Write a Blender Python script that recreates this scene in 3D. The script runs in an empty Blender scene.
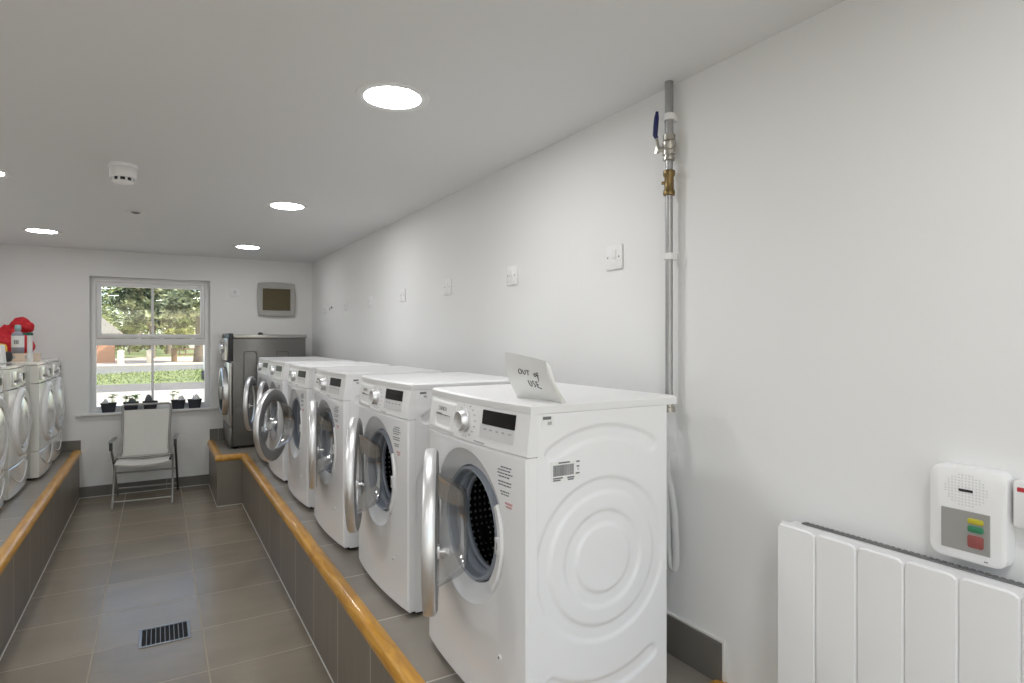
import bpy, bmesh, math, random
from mathutils import Vector, Matrix, noise
R = math.radians
PI = math.pi
sc = bpy.context.scene
C = sc.collection
random.seed(7)

# ------------------------------------------------------------------ camera
YAW = math.atan(354 / 600)
cd = bpy.data.cameras.new('camera')
cam = bpy.data.objects.new('camera', cd)
C.objects.link(cam)
cd.sensor_width = 36.0
cd.lens = 36.0 * 600 / 1024
cd.shift_y = -2.5 / 1024
cd.clip_start = 0.02
cam.location = (0, 0, 1.40)
cam.rotation_euler = (PI / 2, 0, -YAW)
sc.camera = cam

# ------------------------------------------------------------------ world, sun, exposure
w = bpy.data.worlds.new('sky')
sc.world = w
w.use_nodes = True
wn = w.node_tree
sky = wn.nodes.new('ShaderNodeTexSky')
sky.sky_type = 'NISHITA'
sky.sun_disc = False
sky.sun_elevation = R(42)
sky.sun_rotation = R(150)
wn.links.new(sky.outputs[0], wn.nodes['Background'].inputs[0])
wn.nodes['Background'].inputs[1].default_value = 0.30
sd = bpy.data.lights.new('sun', 'SUN')
sd.energy = 6.0
sd.angle = R(0.6)
sd.color = (1.0, 0.94, 0.84)
sun = bpy.data.objects.new('sun', sd)
C.objects.link(sun)
sun.rotation_euler = Vector((-0.62, 0.40, -0.67)).to_track_quat('-Z', 'Y').to_euler()
DISC = 60.0                                 # strength of the ceiling downlights
vs = sc.view_settings
vs.view_transform = 'Standard'
vs.look = 'None'
vs.exposure = 0.29
vs.gamma = 1.0
vs.use_curve_mapping = False
try:
    sc.cycles.use_denoising = True
    sc.cycles.max_bounces = 14
    sc.cycles.diffuse_bounces = 7
    sc.cycles.transparent_max_bounces = 24
    sc.cycles.sample_clamp_indirect = 6.0
except Exception:
    pass

# ------------------------------------------------------------------ room measures
XR, XL = 1.39, -1.39
YB, YN = 6.48, -1.7
ZC = 2.195
ZP = 0.415                                  # platform top
PX = 0.616                                  # riser faces at +-PX (left a little in)

# ------------------------------------------------------------------ materials
MATS = {}


def pbr(name, col, rough=0.5, metal=0.0, noise_amt=0.0, noise_scale=6.0, bump=0.0, bump_scale=80.0,
        spec=None, coat=0.0, emit=None, estr=0.0, aniso=0.0):
    if name in MATS:
        return MATS[name]
    m = bpy.data.materials.new(name)
    m.use_nodes = True
    nt = m.node_tree
    b = nt.nodes['Principled BSDF']
    b.inputs['Base Color'].default_value = (*col, 1)
    b.inputs['Roughness'].default_value = rough
    b.inputs['Metallic'].default_value = metal
    if spec is not None:
        b.inputs['Specular IOR Level'].default_value = spec
    if coat:
        b.inputs['Coat Weight'].default_value = coat
        b.inputs['Coat Roughness'].default_value = 0.08
    if aniso:
        b.inputs['Anisotropic'].default_value = aniso
    if emit:
        b.inputs['Emission Color'].default_value = (*emit, 1)
        b.inputs['Emission Strength'].default_value = estr
    tc = nt.nodes.new('ShaderNodeTexCoord')
    if noise_amt:
        n = nt.nodes.new('ShaderNodeTexNoise')
        n.inputs['Scale'].default_value = noise_scale
        n.inputs['Detail'].default_value = 5
        nt.links.new(tc.outputs['Object'], n.inputs['Vector'])
        mx = nt.nodes.new('ShaderNodeMix')
        mx.data_type = 'RGBA'
        mx.inputs[6].default_value = (*[c * (1 - noise_amt) for c in col], 1)
        mx.inputs[7].default_value = (*[min(1, c * (1 + noise_amt)) for c in col], 1)
        nt.links.new(n.outputs['Fac'], mx.inputs[0])
        nt.links.new(mx.outputs[2], b.inputs['Base Color'])
    if bump:
        n2 = nt.nodes.new('ShaderNodeTexNoise')
        n2.inputs['Scale'].default_value = bump_scale
        n2.inputs['Detail'].default_value = 3
        nt.links.new(tc.outputs['Object'], n2.inputs['Vector'])
        bp = nt.nodes.new('ShaderNodeBump')
        bp.inputs['Strength'].default_value = bump
        bp.inputs['Distance'].default_value = 0.002
        nt.links.new(n2.outputs['Fac'], bp.inputs['Height'])
        nt.links.new(bp.outputs[0], b.inputs['Normal'])
    MATS[name] = m
    return m


def glass(name, tint=(1, 1, 1), refl=0.10, rough=0.02):
    """Thin sheet glass: clear transmission plus a fresnel reflection."""
    m = bpy.data.materials.new(name)
    m.use_nodes = True
    nt = m.node_tree
    for n in list(nt.nodes):
        if n.type == 'BSDF_PRINCIPLED':
            nt.nodes.remove(n)
    out = nt.nodes['Material Output']
    tr = nt.nodes.new('ShaderNodeBsdfTransparent')
    tr.inputs[0].default_value = (*tint, 1)
    gl = nt.nodes.new('ShaderNodeBsdfGlossy')
    gl.inputs['Roughness'].default_value = rough
    lw = nt.nodes.new('ShaderNodeLayerWeight')
    lw.inputs[0].default_value = 0.35
    mp = nt.nodes.new('ShaderNodeMapRange')
    mp.inputs[3].default_value = refl * 0.5
    mp.inputs[4].default_value = min(1.0, refl * 6)
    nt.links.new(lw.outputs['Fresnel'], mp.inputs[0])
    mx = nt.nodes.new('ShaderNodeMixShader')
    nt.links.new(mp.outputs[0], mx.inputs[0])
    nt.links.new(tr.outputs[0], mx.inputs[1])
    nt.links.new(gl.outputs[0], mx.inputs[2])
    nt.links.new(mx.outputs[0], out.inputs[0])
    MATS[name] = m
    return m


def tile_mat(name, col, grout, axes, pitch, off, gw=0.005, rough=0.45, var=0.10, streak=(3, 3, 3)):
    """Ceramic tiles with straight grout joints, laid out in metres on two axes."""
    m = bpy.data.materials.new(name)
    m.use_nodes = True
    nt = m.node_tree
    L = nt.links.new
    b = nt.nodes['Principled BSDF']
    tc = nt.nodes.new('ShaderNodeTexCoord')
    sx = nt.nodes.new('ShaderNodeSeparateXYZ')
    L(tc.outputs['Object'], sx.inputs[0])

    def mth(op, a, bb=None):
        n = nt.nodes.new('ShaderNodeMath')
        n.operation = op
        for i, v in enumerate((a, bb)):
            if v is None:
                continue
            if isinstance(v, (int, float)):
                n.inputs[i].default_value = v
            else:
                L(v, n.inputs[i])
        return n.outputs[0]
    masks, cells = [], []
    for ax, p, o in zip(axes, pitch, off):
        if p is None:
            continue
        t = mth('DIVIDE', mth('SUBTRACT', sx.outputs['XYZ'.index(ax)], o), p)
        f = mth('FRACT', t)
        cells.append(mth('FLOOR', t))
        dist = mth('MULTIPLY', mth('MINIMUM', f, mth('SUBTRACT', 1.0, f)), p)
        masks.append(mth('LESS_THAN', dist, gw / 2))
    g = masks[0]
    for k in masks[1:]:
        g = mth('MAXIMUM', g, k)
    cx = nt.nodes.new('ShaderNodeCombineXYZ')
    for i, c in enumerate(cells):
        L(c, cx.inputs[i])
    wnz = nt.nodes.new('ShaderNodeTexWhiteNoise')
    L(cx.outputs[0], wnz.inputs['Vector'])
    mpn = nt.nodes.new('ShaderNodeMapping')
    mpn.inputs['Scale'].default_value = streak
    L(tc.outputs['Object'], mpn.inputs['Vector'])
    # shift the clouding per tile so neighbours do not run through
    ad = nt.nodes.new('ShaderNodeVectorMath')
    ad.operation = 'ADD'
    sc_ = nt.nodes.new('ShaderNodeVectorMath')
    sc_.operation = 'SCALE'
    sc_.inputs['Scale'].default_value = 3.7
    L(cx.outputs[0], sc_.inputs[0])
    L(mpn.outputs[0], ad.inputs[0])
    L(sc_.outputs[0], ad.inputs[1])
    nz = nt.nodes.new('ShaderNodeTexNoise')
    nz.inputs['Scale'].default_value = 1.6
    nz.inputs['Detail'].default_value = 7
    nz.inputs['Roughness'].default_value = 0.62
    L(ad.outputs[0], nz.inputs['Vector'])
    val = mth('ADD', mth('MULTIPLY', mth('SUBTRACT', nz.outputs['Fac'], 0.5), var * 4.0),
              mth('MULTIPLY', mth('SUBTRACT', wnz.outputs['Value'], 0.5), var))
    val = mth('ADD', val, 1.0)
    vm = nt.nodes.new('ShaderNodeVectorMath')
    vm.operation = 'SCALE'
    vm.inputs[0].default_value = col
    L(val, vm.inputs['Scale'])
    mx = nt.nodes.new('ShaderNodeMix')
    mx.data_type = 'RGBA'
    L(g, mx.inputs[0])
    L(vm.outputs[0], mx.inputs[6])
    mx.inputs[7].default_value = (*grout, 1)
    L(mx.outputs[2], b.inputs['Base Color'])
    rg = mth('ADD', mth('MULTIPLY', g, 0.4), rough)
    L(rg, b.inputs['Roughness'])
    bp = nt.nodes.new('ShaderNodeBump')
    bp.inputs['Strength'].default_value = 0.5
    bp.inputs['Distance'].default_value = 0.002
    L(mth('SUBTRACT', mth('MULTIPLY', nz.outputs['Fac'], 0.3), g), bp.inputs['Height'])
    L(bp.outputs[0], b.inputs['Normal'])
    MATS[name] = m
    return m


M_WALL = pbr('wall_paint', (0.80, 0.802, 0.80), 0.75, bump=0.08, bump_scale=160)
M_CEIL = pbr('ceiling_paint', (0.755, 0.76, 0.76), 0.85, bump=0.06, bump_scale=150)
M_FLOOR = tile_mat('floor_tiles', (0.270, 0.230, 0.176), (0.37, 0.32, 0.24), 'XY', (0.435, 0.425), (0.185, 2.833), 0.006, 0.24, 0.15, (1.2, 2.6, 1))
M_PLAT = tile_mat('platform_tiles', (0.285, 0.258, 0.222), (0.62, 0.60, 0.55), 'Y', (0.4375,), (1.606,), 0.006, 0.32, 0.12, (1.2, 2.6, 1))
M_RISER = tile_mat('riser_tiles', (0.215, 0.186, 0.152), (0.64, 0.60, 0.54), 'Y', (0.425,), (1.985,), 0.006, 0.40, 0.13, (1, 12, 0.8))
M_SKIRT = tile_mat('skirting_tiles', (0.155, 0.145, 0.13), (0.34, 0.33, 0.30), 'XY', (0.435, 0.46), (0.07, 1.162), 0.004, 0.42, 0.08, (2, 2, 6))
M_GROUT = pbr('white_sealant', (0.74, 0.73, 0.70), 0.6, noise_amt=0.04)
M_UPVC = pbr('white_upvc', (0.80, 0.80, 0.80), 0.35, noise_amt=0.02)
M_APPL = pbr('white_enamel', (0.86, 0.86, 0.875), 0.28, noise_amt=0.01, coat=0.25)
M_PLAS = pbr('white_plastic', (0.83, 0.83, 0.835), 0.38, noise_amt=0.01)
M_CREAM = pbr('cream_white_gloss', (0.78, 0.775, 0.74), 0.16, noise_amt=0.01, coat=0.6)
M_SIDE = pbr('cream_white_cabinet', (0.64, 0.64, 0.61), 0.45, noise_amt=0.01)
M_CHROME = pbr('satin_chrome', (0.80, 0.80, 0.81), 0.40, 1.0, noise_amt=0.05, noise_scale=30)
M_CHROMED = pbr('grey_door_plastic', (0.21, 0.21, 0.215), 0.36, 0.2, noise_amt=0.04)
M_LGREY = pbr('light_grey_plastic', (0.66, 0.66, 0.67), 0.35, noise_amt=0.02)
M_RUB = pbr('grey_rubber_gasket', (0.27, 0.30, 0.35), 0.42, noise_amt=0.05)
M_BLACK = pbr('black_display', (0.010, 0.009, 0.008), 0.40, noise_amt=0.05, spec=0.15)
M_DARK = pbr('black_plastic', (0.022, 0.022, 0.026), 0.45, noise_amt=0.1)
M_INK = pbr('grey_print', (0.16, 0.16, 0.17), 0.6, noise_amt=0.05)
M_INKL = pbr('pale_print', (0.42, 0.42, 0.44), 0.6, noise_amt=0.05)
M_PINK = pbr('red_print', (0.62, 0.36, 0.37), 0.6, noise_amt=0.05)
M_STEEL = pbr('graphite_steel', (0.175, 0.172, 0.165), 0.36, 0.75, noise_amt=0.04, noise_scale=3)
M_STEELL = pbr('pale_steel', (0.40, 0.39, 0.37), 0.30, 0.8, noise_amt=0.04)
M_GALV = pbr('galvanised_steel', (0.40, 0.40, 0.405), 0.36, 0.85, noise_amt=0.14, noise_scale=40)
M_NICK = pbr('nickel_valve', (0.46, 0.44, 0.40), 0.30, 0.9, noise_amt=0.12, noise_scale=60)
M_BRASS = pbr('aged_brass', (0.23, 0.165, 0.075), 0.38, 0.85, noise_amt=0.2, noise_scale=60)
M_BLUE = pbr('dark_blue_vinyl', (0.012, 0.018, 0.11), 0.35, noise_amt=0.1)
M_HOSE = pbr('grey_hose', (0.56, 0.56, 0.56), 0.45, noise_amt=0.05)
M_PAPER = pbr('white_paper', (0.82, 0.83, 0.82), 0.45, noise_amt=0.02)
M_FABRIC = pbr('off_white_mesh_fabric', (0.66, 0.65, 0.61), 0.8, noise_amt=0.04, noise_scale=40, bump=0.5, bump_scale=500)
M_FRAME = pbr('grey_tube_metal', (0.36, 0.35, 0.33), 0.35, 0.6, noise_amt=0.06)
M_ARM = pbr('dark_grey_plastic', (0.055, 0.055, 0.055), 0.5, noise_amt=0.1)
M_RED = pbr('red_cloth', (0.50, 0.010, 0.020), 0.7, noise_amt=0.22, noise_scale=14, bump=0.6, bump_scale=60)
M_YEL = pbr('yellow_cloth', (0.75, 0.45, 0.03), 0.7, noise_amt=0.15)
M_OLIVE = pbr('olive_brown_panel', (0.105, 0.083, 0.036), 0.5, noise_amt=0.08)
M_FANF = pbr('warm_grey_plastic', (0.42, 0.41, 0.385), 0.30, noise_amt=0.03)
M_SEED = pbr('seedling_leaf', (0.24, 0.44, 0.07), 0.5, noise_amt=0.3, noise_scale=30)
M_STONE = pbr('dark_grey_stone', (0.10, 0.105, 0.12), 0.55, noise_amt=0.35, noise_scale=25)
M_BAG = pbr('white_polythene', (0.78, 0.79, 0.80), 0.3, noise_amt=0.05, bump=0.5, bump_scale=60)
M_LED = pbr('lit_diffuser', (1, 1, 1), 0.5, emit=(0.975, 0.98, 0.985), estr=DISC)
M_GREENC = pbr('green_cap', (0.01, 0.14, 0.10), 0.4, noise_amt=0.05)
M_BOTG = pbr('grey_bottle', (0.30, 0.30, 0.36), 0.35, noise_amt=0.05)
M_TEAL = pbr('teal_cap', (0.28, 0.42, 0.42), 0.4, noise_amt=0.05)
M_WOODBOX = pbr('pale_pink_card', (0.72, 0.60, 0.49), 0.7, noise_amt=0.06)
M_LEDD = pbr('dim_lit_diffuser', (1, 1, 1), 0.5, emit=(0.975, 0.98, 0.985), estr=DISC * 0.55)
M_PANE = glass('window_glass', (0.97, 0.985, 0.98), 0.05, 0.0)
M_DGLASS = glass('door_glass', (0.94, 0.945, 0.95), 0.10, 0.10)
M_DGLASS2 = glass('dark_door_glass', (0.42, 0.42, 0.41), 0.15, 0.03)


def wood_mat():
    m = bpy.data.materials.new('varnished_wood')
    m.use_nodes = True
    nt = m.node_tree
    L = nt.links.new
    b = nt.nodes['Principled BSDF']
    tc = nt.nodes.new('ShaderNodeTexCoord')
    mp = nt.nodes.new('ShaderNodeMapping')
    mp.inputs['Scale'].default_value = (22, 3, 22)
    L(tc.outputs['Object'], mp.inputs[0])
    n = nt.nodes.new('ShaderNodeTexNoise')
    n.inputs['Scale'].default_value = 2.2
    n.inputs['Detail'].default_value = 6
    n.inputs['Distortion'].default_value = 0.6
    L(mp.outputs[0], n.inputs['Vector'])
    cr = nt.nodes.new('ShaderNodeValToRGB')
    cr.color_ramp.elements[0].position = 0.28
    cr.color_ramp.elements[0].color = (0.47, 0.205, 0.022, 1)
    cr.color_ramp.elements[1].position = 0.72
    cr.color_ramp.elements[1].color = (0.72, 0.385, 0.058, 1)
    L(n.outputs['Fac'], cr.inputs[0])
    L(cr.outputs[0], b.inputs['Base Color'])
    b.inputs['Roughness'].default_value = 0.36
    b.inputs['Coat Weight'].default_value = 0.2
    return m


def drum_mat():
    """Perforated stainless drum: dots laid out by angle and depth."""
    m = bpy.data.materials.new('perforated_drum')
    m.use_nodes = True
    nt = m.node_tree
    L = nt.links.new
    b = nt.nodes['Principled BSDF']
    tc = nt.nodes.new('ShaderNodeTexCoord')
    sx = nt.nodes.new('ShaderNodeSeparateXYZ')
    L(tc.outputs['Object'], sx.inputs[0])

    def mth(op, *a):
        n = nt.nodes.new('ShaderNodeMath')
        n.operation = op
        for i, v in enumerate(a):
            if isinstance(v, (int, float)):
                n.inputs[i].default_value = v
            else:
                L(v, n.inputs[i])
        return n.outputs[0]
    ang = mth('MULTIPLY', mth('ARCTAN2', mth('SUBTRACT', sx.outputs[2], 0.47), sx.outputs[0]), 11.0)
    dep = mth('MULTIPLY', sx.outputs[1], 58.0)
    a = mth('SUBTRACT', mth('FRACT', ang), 0.5)
    d = mth('SUBTRACT', mth('FRACT', dep), 0.5)
    r2 = mth('ADD', mth('MULTIPLY', a, a), mth('MULTIPLY', d, d))
    k = mth('LESS_THAN', r2, 0.05)
    mx = nt.nodes.new('ShaderNodeMix')
    mx.data_type = 'RGBA'
    L(k, mx.inputs[0])
    mx.inputs[6].default_value = (0.03, 0.03, 0.033, 1)
    mx.inputs[7].default_value = (0.55, 0.55, 0.52, 1)
    L(mx.outputs[2], b.inputs['Base Color'])
    b.inputs['Metallic'].default_value = 0.55
    b.inputs['Roughness'].default_value = 0.4
    return m


M_WOOD = wood_mat()
M_DRUM = drum_mat()


# ------------------------------------------------------------------ mesh helpers
class MB:
    """Collects shapes in one bmesh; build() links them as ONE mesh object."""

    def __init__(self):
        self.bm = bmesh.new()

    def _mark(self, faces, mi):
        for f in faces:
            f.material_index = mi

    def box(self, lo, hi, bev=0.0, seg=2, mi=0):
        bm = self.bm
        r = bmesh.ops.create_cube(bm, size=1.0)
        vs_ = r['verts']
        for v in vs_:
            v.co = Vector([lo[i] + (v.co[i] + 0.5) * (hi[i] - lo[i]) for i in range(3)])
        fs = set(f for v in vs_ for f in v.link_faces)
        if bev:
            es = list(set(e for f in fs for e in f.edges))
            rr = bmesh.ops.bevel(bm, geom=es, offset=bev, segments=seg, profile=0.5, affect='EDGES')
            fs = set(f for f in fs if f.is_valid) | set(rr['faces'])
        self._mark(fs, mi)
        return self

    def poly(self, pts, mi=0):
        f = self.bm.faces.new([self.bm.verts.new(p) for p in pts])
        f.material_index = mi
        return self

    def rings(self, rr, closed=True, cap0=False, cap1=False, mi=0):
        """rr: list of equal-length point rings joined by quads."""
        bm = self.bm
        V = [[bm.verts.new(p) for p in ring] for ring in rr]
        n = len(V[0])
        for i in range(len(V) - 1):
            for j in range(n if closed else n - 1):
                k = (j + 1) % n
                f = bm.faces.new((V[i][j], V[i][k], V[i + 1][k], V[i + 1][j]))
                f.material_index = mi
        if cap0:
            bm.faces.new(list(reversed(V[0]))).material_index = mi
        if cap1:
            bm.faces.new(V[-1]).material_index = mi
        return self

    def lathe(self, prof, n=48, c=(0, 0, 0), axis='Y', mi=0, cap0=False, cap1=False, a0=0.0, a1=2 * PI):
        """prof: (radius, distance along axis)."""
        full = abs(a1 - a0 - 2 * PI) < 1e-6
        m = n if full else n + 1
        rr = []
        for r, t in prof:
            ring = []
            for j in range(m):
                a = a0 + (a1 - a0) * j / n
                x, y = r * math.cos(a), r * math.sin(a)
                if axis == 'Y':
                    p = (c[0] + x, c[1] + t, c[2] + y)
                elif axis == 'Z':
                    p = (c[0] + x, c[1] + y, c[2] + t)
                else:
                    p = (c[0] + t, c[1] + x, c[2] + y)
                ring.append(p)
            rr.append(ring)
        return self.rings(rr, full, cap0, cap1, mi)

    def tube(self, pts, r, n=10, mi=0, cap=True):
        P = [Vector(p) for p in pts]
        rad = r if isinstance(r, (list, tuple)) else [r] * len(P)
        rr = []
        up = None
        for i, p in enumerate(P):
            t = (P[min(i + 1, len(P) - 1)] - P[max(i - 1, 0)]).normalized()
            if up is None:
                up = Vector((0, 0, 1)) if abs(t.z) < 0.9 else Vector((0, 1, 0))
            s = t.cross(up).normalized()
            up = s.cross(t).normalized()
            rr.append([p + s * (rad[i] * math.cos(2 * PI * j / n)) + up * (rad[i] * math.sin(2 * PI * j / n)) for j in range(n)])
        return self.rings(rr, True, cap, cap, mi)

    def sphere(self, c, r, sc_=(1, 1, 1), sub=2, mi=0):
        q = bmesh.ops.create_icosphere(self.bm, subdivisions=sub, radius=r)
        for v in q['verts']:
            v.co = Vector((c[0] + v.co.x * sc_[0], c[1] + v.co.y * sc_[1], c[2] + v.co.z * sc_[2]))
            for f in v.link_faces:
                f.material_index = mi
        return self

    def text(self, s, size, at, mi=0, rot='front', align='LEFT', thick=0.0006):
        cu = bpy.data.curves.new('t', 'FONT')
        cu.body = s
        cu.size = size
        cu.extrude = thick
        cu.align_x = align
        cu.resolution_u = 2
        ob = bpy.data.objects.new('t', cu)
        C.objects.link(ob)
        dg = bpy.context.evaluated_depsgraph_get()
        me = bpy.data.meshes.new_from_object(ob.evaluated_get(dg))
        bpy.data.objects.remove(ob)
        bpy.data.curves.remove(cu)
        n0 = len(self.bm.verts)
        f0 = len(self.bm.faces)
        self.bm.from_mesh(me)
        bpy.data.meshes.remove(me)
        self.bm.verts.ensure_lookup_table()
        self.bm.faces.ensure_lookup_table()
        for v in self.bm.verts[n0:]:
            x, y, z = v.co
            v.co = Vector((at[0] + x, at[1] - z, at[2] + y))
        for f in self.bm.faces[f0:]:
            f.material_index = mi
        return self

    def xf(self, fn):
        for v in self.bm.verts:
            v.co = Vector(fn(v.co))
        return self

    def build(self, name, mats, parent=None, ang=38, loc=None, recalc=True):
        bm = self.bm
        if recalc:
            bmesh.ops.recalc_face_normals(bm, faces=bm.faces[:])
        me = bpy.data.meshes.new(name)
        bm.to_mesh(me)
        bm.free()
        for m in (mats if isinstance(mats, (list, tuple)) else [mats]):
            me.materials.append(m)
        if ang:
            for p in me.polygons:
                p.use_smooth = True
            me.set_sharp_from_angle(angle=R(ang))
        o = bpy.data.objects.new(name, me)
        C.objects.link(o)
        if parent:
            o.parent = parent
        if loc:
            o.location = loc
        return o


def tag(o, label=None, cat=None, group=None, kind=None):
    if label:
        o['label'] = label
    if cat:
        o['category'] = cat
    if group:
        o['group'] = group
    if kind:
        o['kind'] = kind
    return o


def thing(name, label, cat, loc=(0, 0, 0), rz=0.0, group=None):
    o = bpy.data.objects.new(name, None)
    o.empty_display_size = 0.1
    C.objects.link(o)
    o.location = loc
    o.rotation_euler = (0, 0, rz)
    return tag(o, label, cat, group)


def copy_tree(o, parent=None):
    c = o.copy()
    C.objects.link(c)
    c.parent = parent
    for ch in [x for x in KIDS.get(o.name, [])]:
        copy_tree(ch, c)
    return c


KIDS = {}


def index_kids(root):
    """Remember a prototype's children so that copies stay independent of later links."""
    def rec(o):
        ks = list(o.children)
        KIDS[o.name] = ks
        for k in ks:
            rec(k)
    rec(root)


def struct(o, label, cat):
    return tag(o, label, cat, kind='structure')


def rrect(w_, h_, r, n=6, cx=0.0, cy=0.0):
    """Rounded rectangle outline, counter-clockwise."""
    out = []
    for sx_, sy_, a in ((1, 1, 0), (-1, 1, 90), (-1, -1, 180), (1, -1, 270)):
        for k in range(n + 1):
            t = R(a + 90 * k / n)
            out.append((cx + sx_ * (w_ / 2 - r) + r * math.cos(t), cy + sy_ * (h_ / 2 - r) + r * math.sin(t)))
    return out


# ------------------------------------------------------------------ the room
m = MB()
m.box((XL - 0.1, YN - 0.1, -0.15), (XR + 0.1, YB + 0.02, 0.0))
struct(m.build('floor', M_FLOOR), 'grey brown rectangular floor tiles between the two raised platforms', 'floor')
m = MB()
m.box((XL - 0.1, YN - 0.1, ZC), (XR + 0.1, YB + 0.25, ZC + 0.12))
struct(m.build('ceiling', M_CEIL), 'flat off-white ceiling with round recessed downlights', 'ceiling')
m = MB()
m.box((XR, YN - 0.1, 0), (XR + 0.12, YB, ZC))
struct(m.build('wall_right', M_WALL), 'long plain white wall behind the row of washing machines', 'wall')
m = MB()
m.box((XL - 0.12, YN - 0.1, 0), (XL, YB, ZC))
struct(m.build('wall_left', M_WALL), 'plain white wall behind the left-hand machines', 'wall')
m = MB()
m.box((XL, YN - 0.12, 0), (-1.2, YN, ZC))
m.box((1.2, YN - 0.12, 0), (XR, YN, ZC))
m.box((-1.2, YN - 0.12, 2.08), (1.2, YN, ZC))
struct(m.build('wall_near', M_WALL), 'plain white wall behind the camera around the added glazed doors', 'wall')
dn = thing('added_door_1', 'white framed glazed double doors added unseen behind the camera for daylight', 'door', (0, YN - 0.06, 0))  # unseen doors, added so daylight brightens the near end of the room
tag(dn, kind='structure')
for x0, x1 in ((-1.2, 0.0), (0.0, 1.2)):
    m = MB()
    for lo, hi in (((x0, -0.03, 0.0), (x0 + 0.06, 0.03, 2.08)), ((x1 - 0.06, -0.03, 0.0), (x1, 0.03, 2.08)),
                   ((x0 + 0.06, -0.03, 2.02), (x1 - 0.06, 0.03, 2.08)), ((x0 + 0.06, -0.03, 0.0), (x1 - 0.06, 0.03, 0.09))):
        m.box(lo, hi, 0.004)
    lf_ = m.build('added_door_leaf', M_UPVC, dn)
    m = MB()
    m.box((x0 + 0.06, -0.003, 0.09), (x1 - 0.06, 0.003, 2.02))
    m.build('pane', M_PANE, lf_, ang=0)
WX0, WX1, WZ0, WZ1 = -0.524, 0.436, 0.720, 1.961
m = MB()
m.box((XL - 0.12, YB, -0.1), (WX0, YB + 0.25, ZC))
m.box((WX1, YB, -0.1), (XR + 0.12, YB + 0.25, ZC))
m.box((WX0, YB, -0.1), (WX1, YB + 0.25, WZ0))
m.box((WX0, YB, WZ1), (WX1, YB + 0.25, ZC))
struct(m.build('wall_back', M_WALL), 'white end wall with the window', 'wall')

# platforms
def prism(mb, outline, z0, z1, mi_top=0, mi_side=1):
    bm = mb.bm
    lo = [bm.verts.new((x, y, z0)) for x, y in outline]
    hi = [bm.verts.new((x, y, z1)) for x, y in outline]
    bm.faces.new(hi).material_index = mi_top
    n = len(outline)
    for i in range(n):
        k = (i + 1) % n
        bm.faces.new((lo[i], lo[k], hi[k], hi[i])).material_index = mi_side


XLP = -0.595
m = MB()
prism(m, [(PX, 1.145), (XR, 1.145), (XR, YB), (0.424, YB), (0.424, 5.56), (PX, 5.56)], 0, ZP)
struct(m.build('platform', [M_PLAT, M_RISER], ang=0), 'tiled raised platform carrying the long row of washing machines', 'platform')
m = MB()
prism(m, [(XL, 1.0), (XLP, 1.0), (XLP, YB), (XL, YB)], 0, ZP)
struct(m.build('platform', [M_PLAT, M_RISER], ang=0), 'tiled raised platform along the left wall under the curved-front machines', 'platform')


def sweep2d(mb, path, prof, mi=0):
    """prof: (offset to the left of travel, z)."""
    P = [Vector(p) for p in path]
    rr = []
    for i, p in enumerate(P):
        ds = []
        if i > 0:
            ds.append((P[i] - P[i - 1]).normalized())
        if i < len(P) - 1:
            ds.append((P[i + 1] - P[i]).normalized())
        ns = [Vector((-d.y, d.x)) for d in ds]
        nn = sum(ns, Vector((0, 0))).normalized()
        k = 1.0 / max(0.2, nn.dot(ns[0]))
        rr.append([(p.x + nn.x * o * k, p.y + nn.y * o * k, z) for o, z in prof])
    mb.rings(rr, True, True, True, mi)


nosing = [(-0.044, ZP - 0.01), (-0.044, ZP + 0.002), (-0.040, ZP + 0.008), (-0.022, ZP + 0.013), (-0.004, ZP + 0.012),
          (0.008, ZP + 0.004), (0.015, ZP - 0.010), (0.015, ZP - 0.026), (0.009, ZP - 0.036), (-0.001, ZP - 0.040), (-0.02, ZP - 0.03)]
m = MB()
sweep2d(m, [(XR - 0.002, 1.145), (PX, 1.145), (PX, 5.56), (0.424, 5.56), (0.424, YB - 0.002)], nosing)
struct(m.build('trim_1', M_WOOD), 'varnished golden wood nosing along the edge of the right-hand platform', 'trim')
m = MB()
sweep2d(m, [(XLP, YB - 0.002), (XLP, 1.0)], nosing)
struct(m.build('trim_2', M_WOOD), 'varnished golden wood nosing along the edge of the left-hand platform', 'trim')

# skirtings
m = MB()
m.box((XLP, YB - 0.012, 0), (0.424, YB, 0.095), 0.001, 1)
struct(m.build('baseboard_back', M_SKIRT), 'dark tiled skirting under the window', 'baseboard')
m = MB()
m.box((XR - 0.012, 1.166, ZP), (XR, YB, ZP + 0.118), 0.001, 1)
struct(m.build('baseboard_right', M_SKIRT), 'dark tiled skirting on the platform behind the washing machines', 'baseboard')
m = MB()
m.box((0.43, YB - 0.012, ZP), (XR - 0.012, YB, ZP + 0.115), 0.001, 1)
struct(m.build('baseboard_end', M_SKIRT), 'dark tiled skirting behind the steel machine', 'baseboard')
m = MB()
m.box((XL, YB - 0.012, ZP), (-0.585, YB, ZP + 0.095), 0.001, 1)
struct(m.build('baseboard_left', M_SKIRT), 'dark tiled skirting at the end of the left platform', 'baseboard')
m = MB()
m.box((XR - 0.009, 1.166, ZP + 0.118), (XR, YB, ZP + 0.128), 0.002, 1)
m.box((XR - 0.010, 1.156, ZP + 0.012), (XR, 1.166, ZP + 0.128), 0.002, 1)
struct(m.build('trim_3', M_GROUT), 'white sealant bead along the top of the platform skirting', 'trim')
m = MB()
for p0, p1 in (((PX - 0.004, 1.145, 0), (PX, 5.556, 0.004)), ((0.420, 5.556, 0), (PX, 5.56, 0.004)), ((0.420, 5.56, 0), (0.424, YB - 0.012, 0.004)),
               ((XLP, 1.0, 0), (XLP + 0.004, YB - 0.012, 0.004)), ((XLP, YB - 0.016, 0), (0.424, YB - 0.012, 0.004))):
    m.box(p0, p1)
struct(m.build('trim_4', M_GROUT), 'pale grout line where the risers meet the floor', 'trim')

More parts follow.
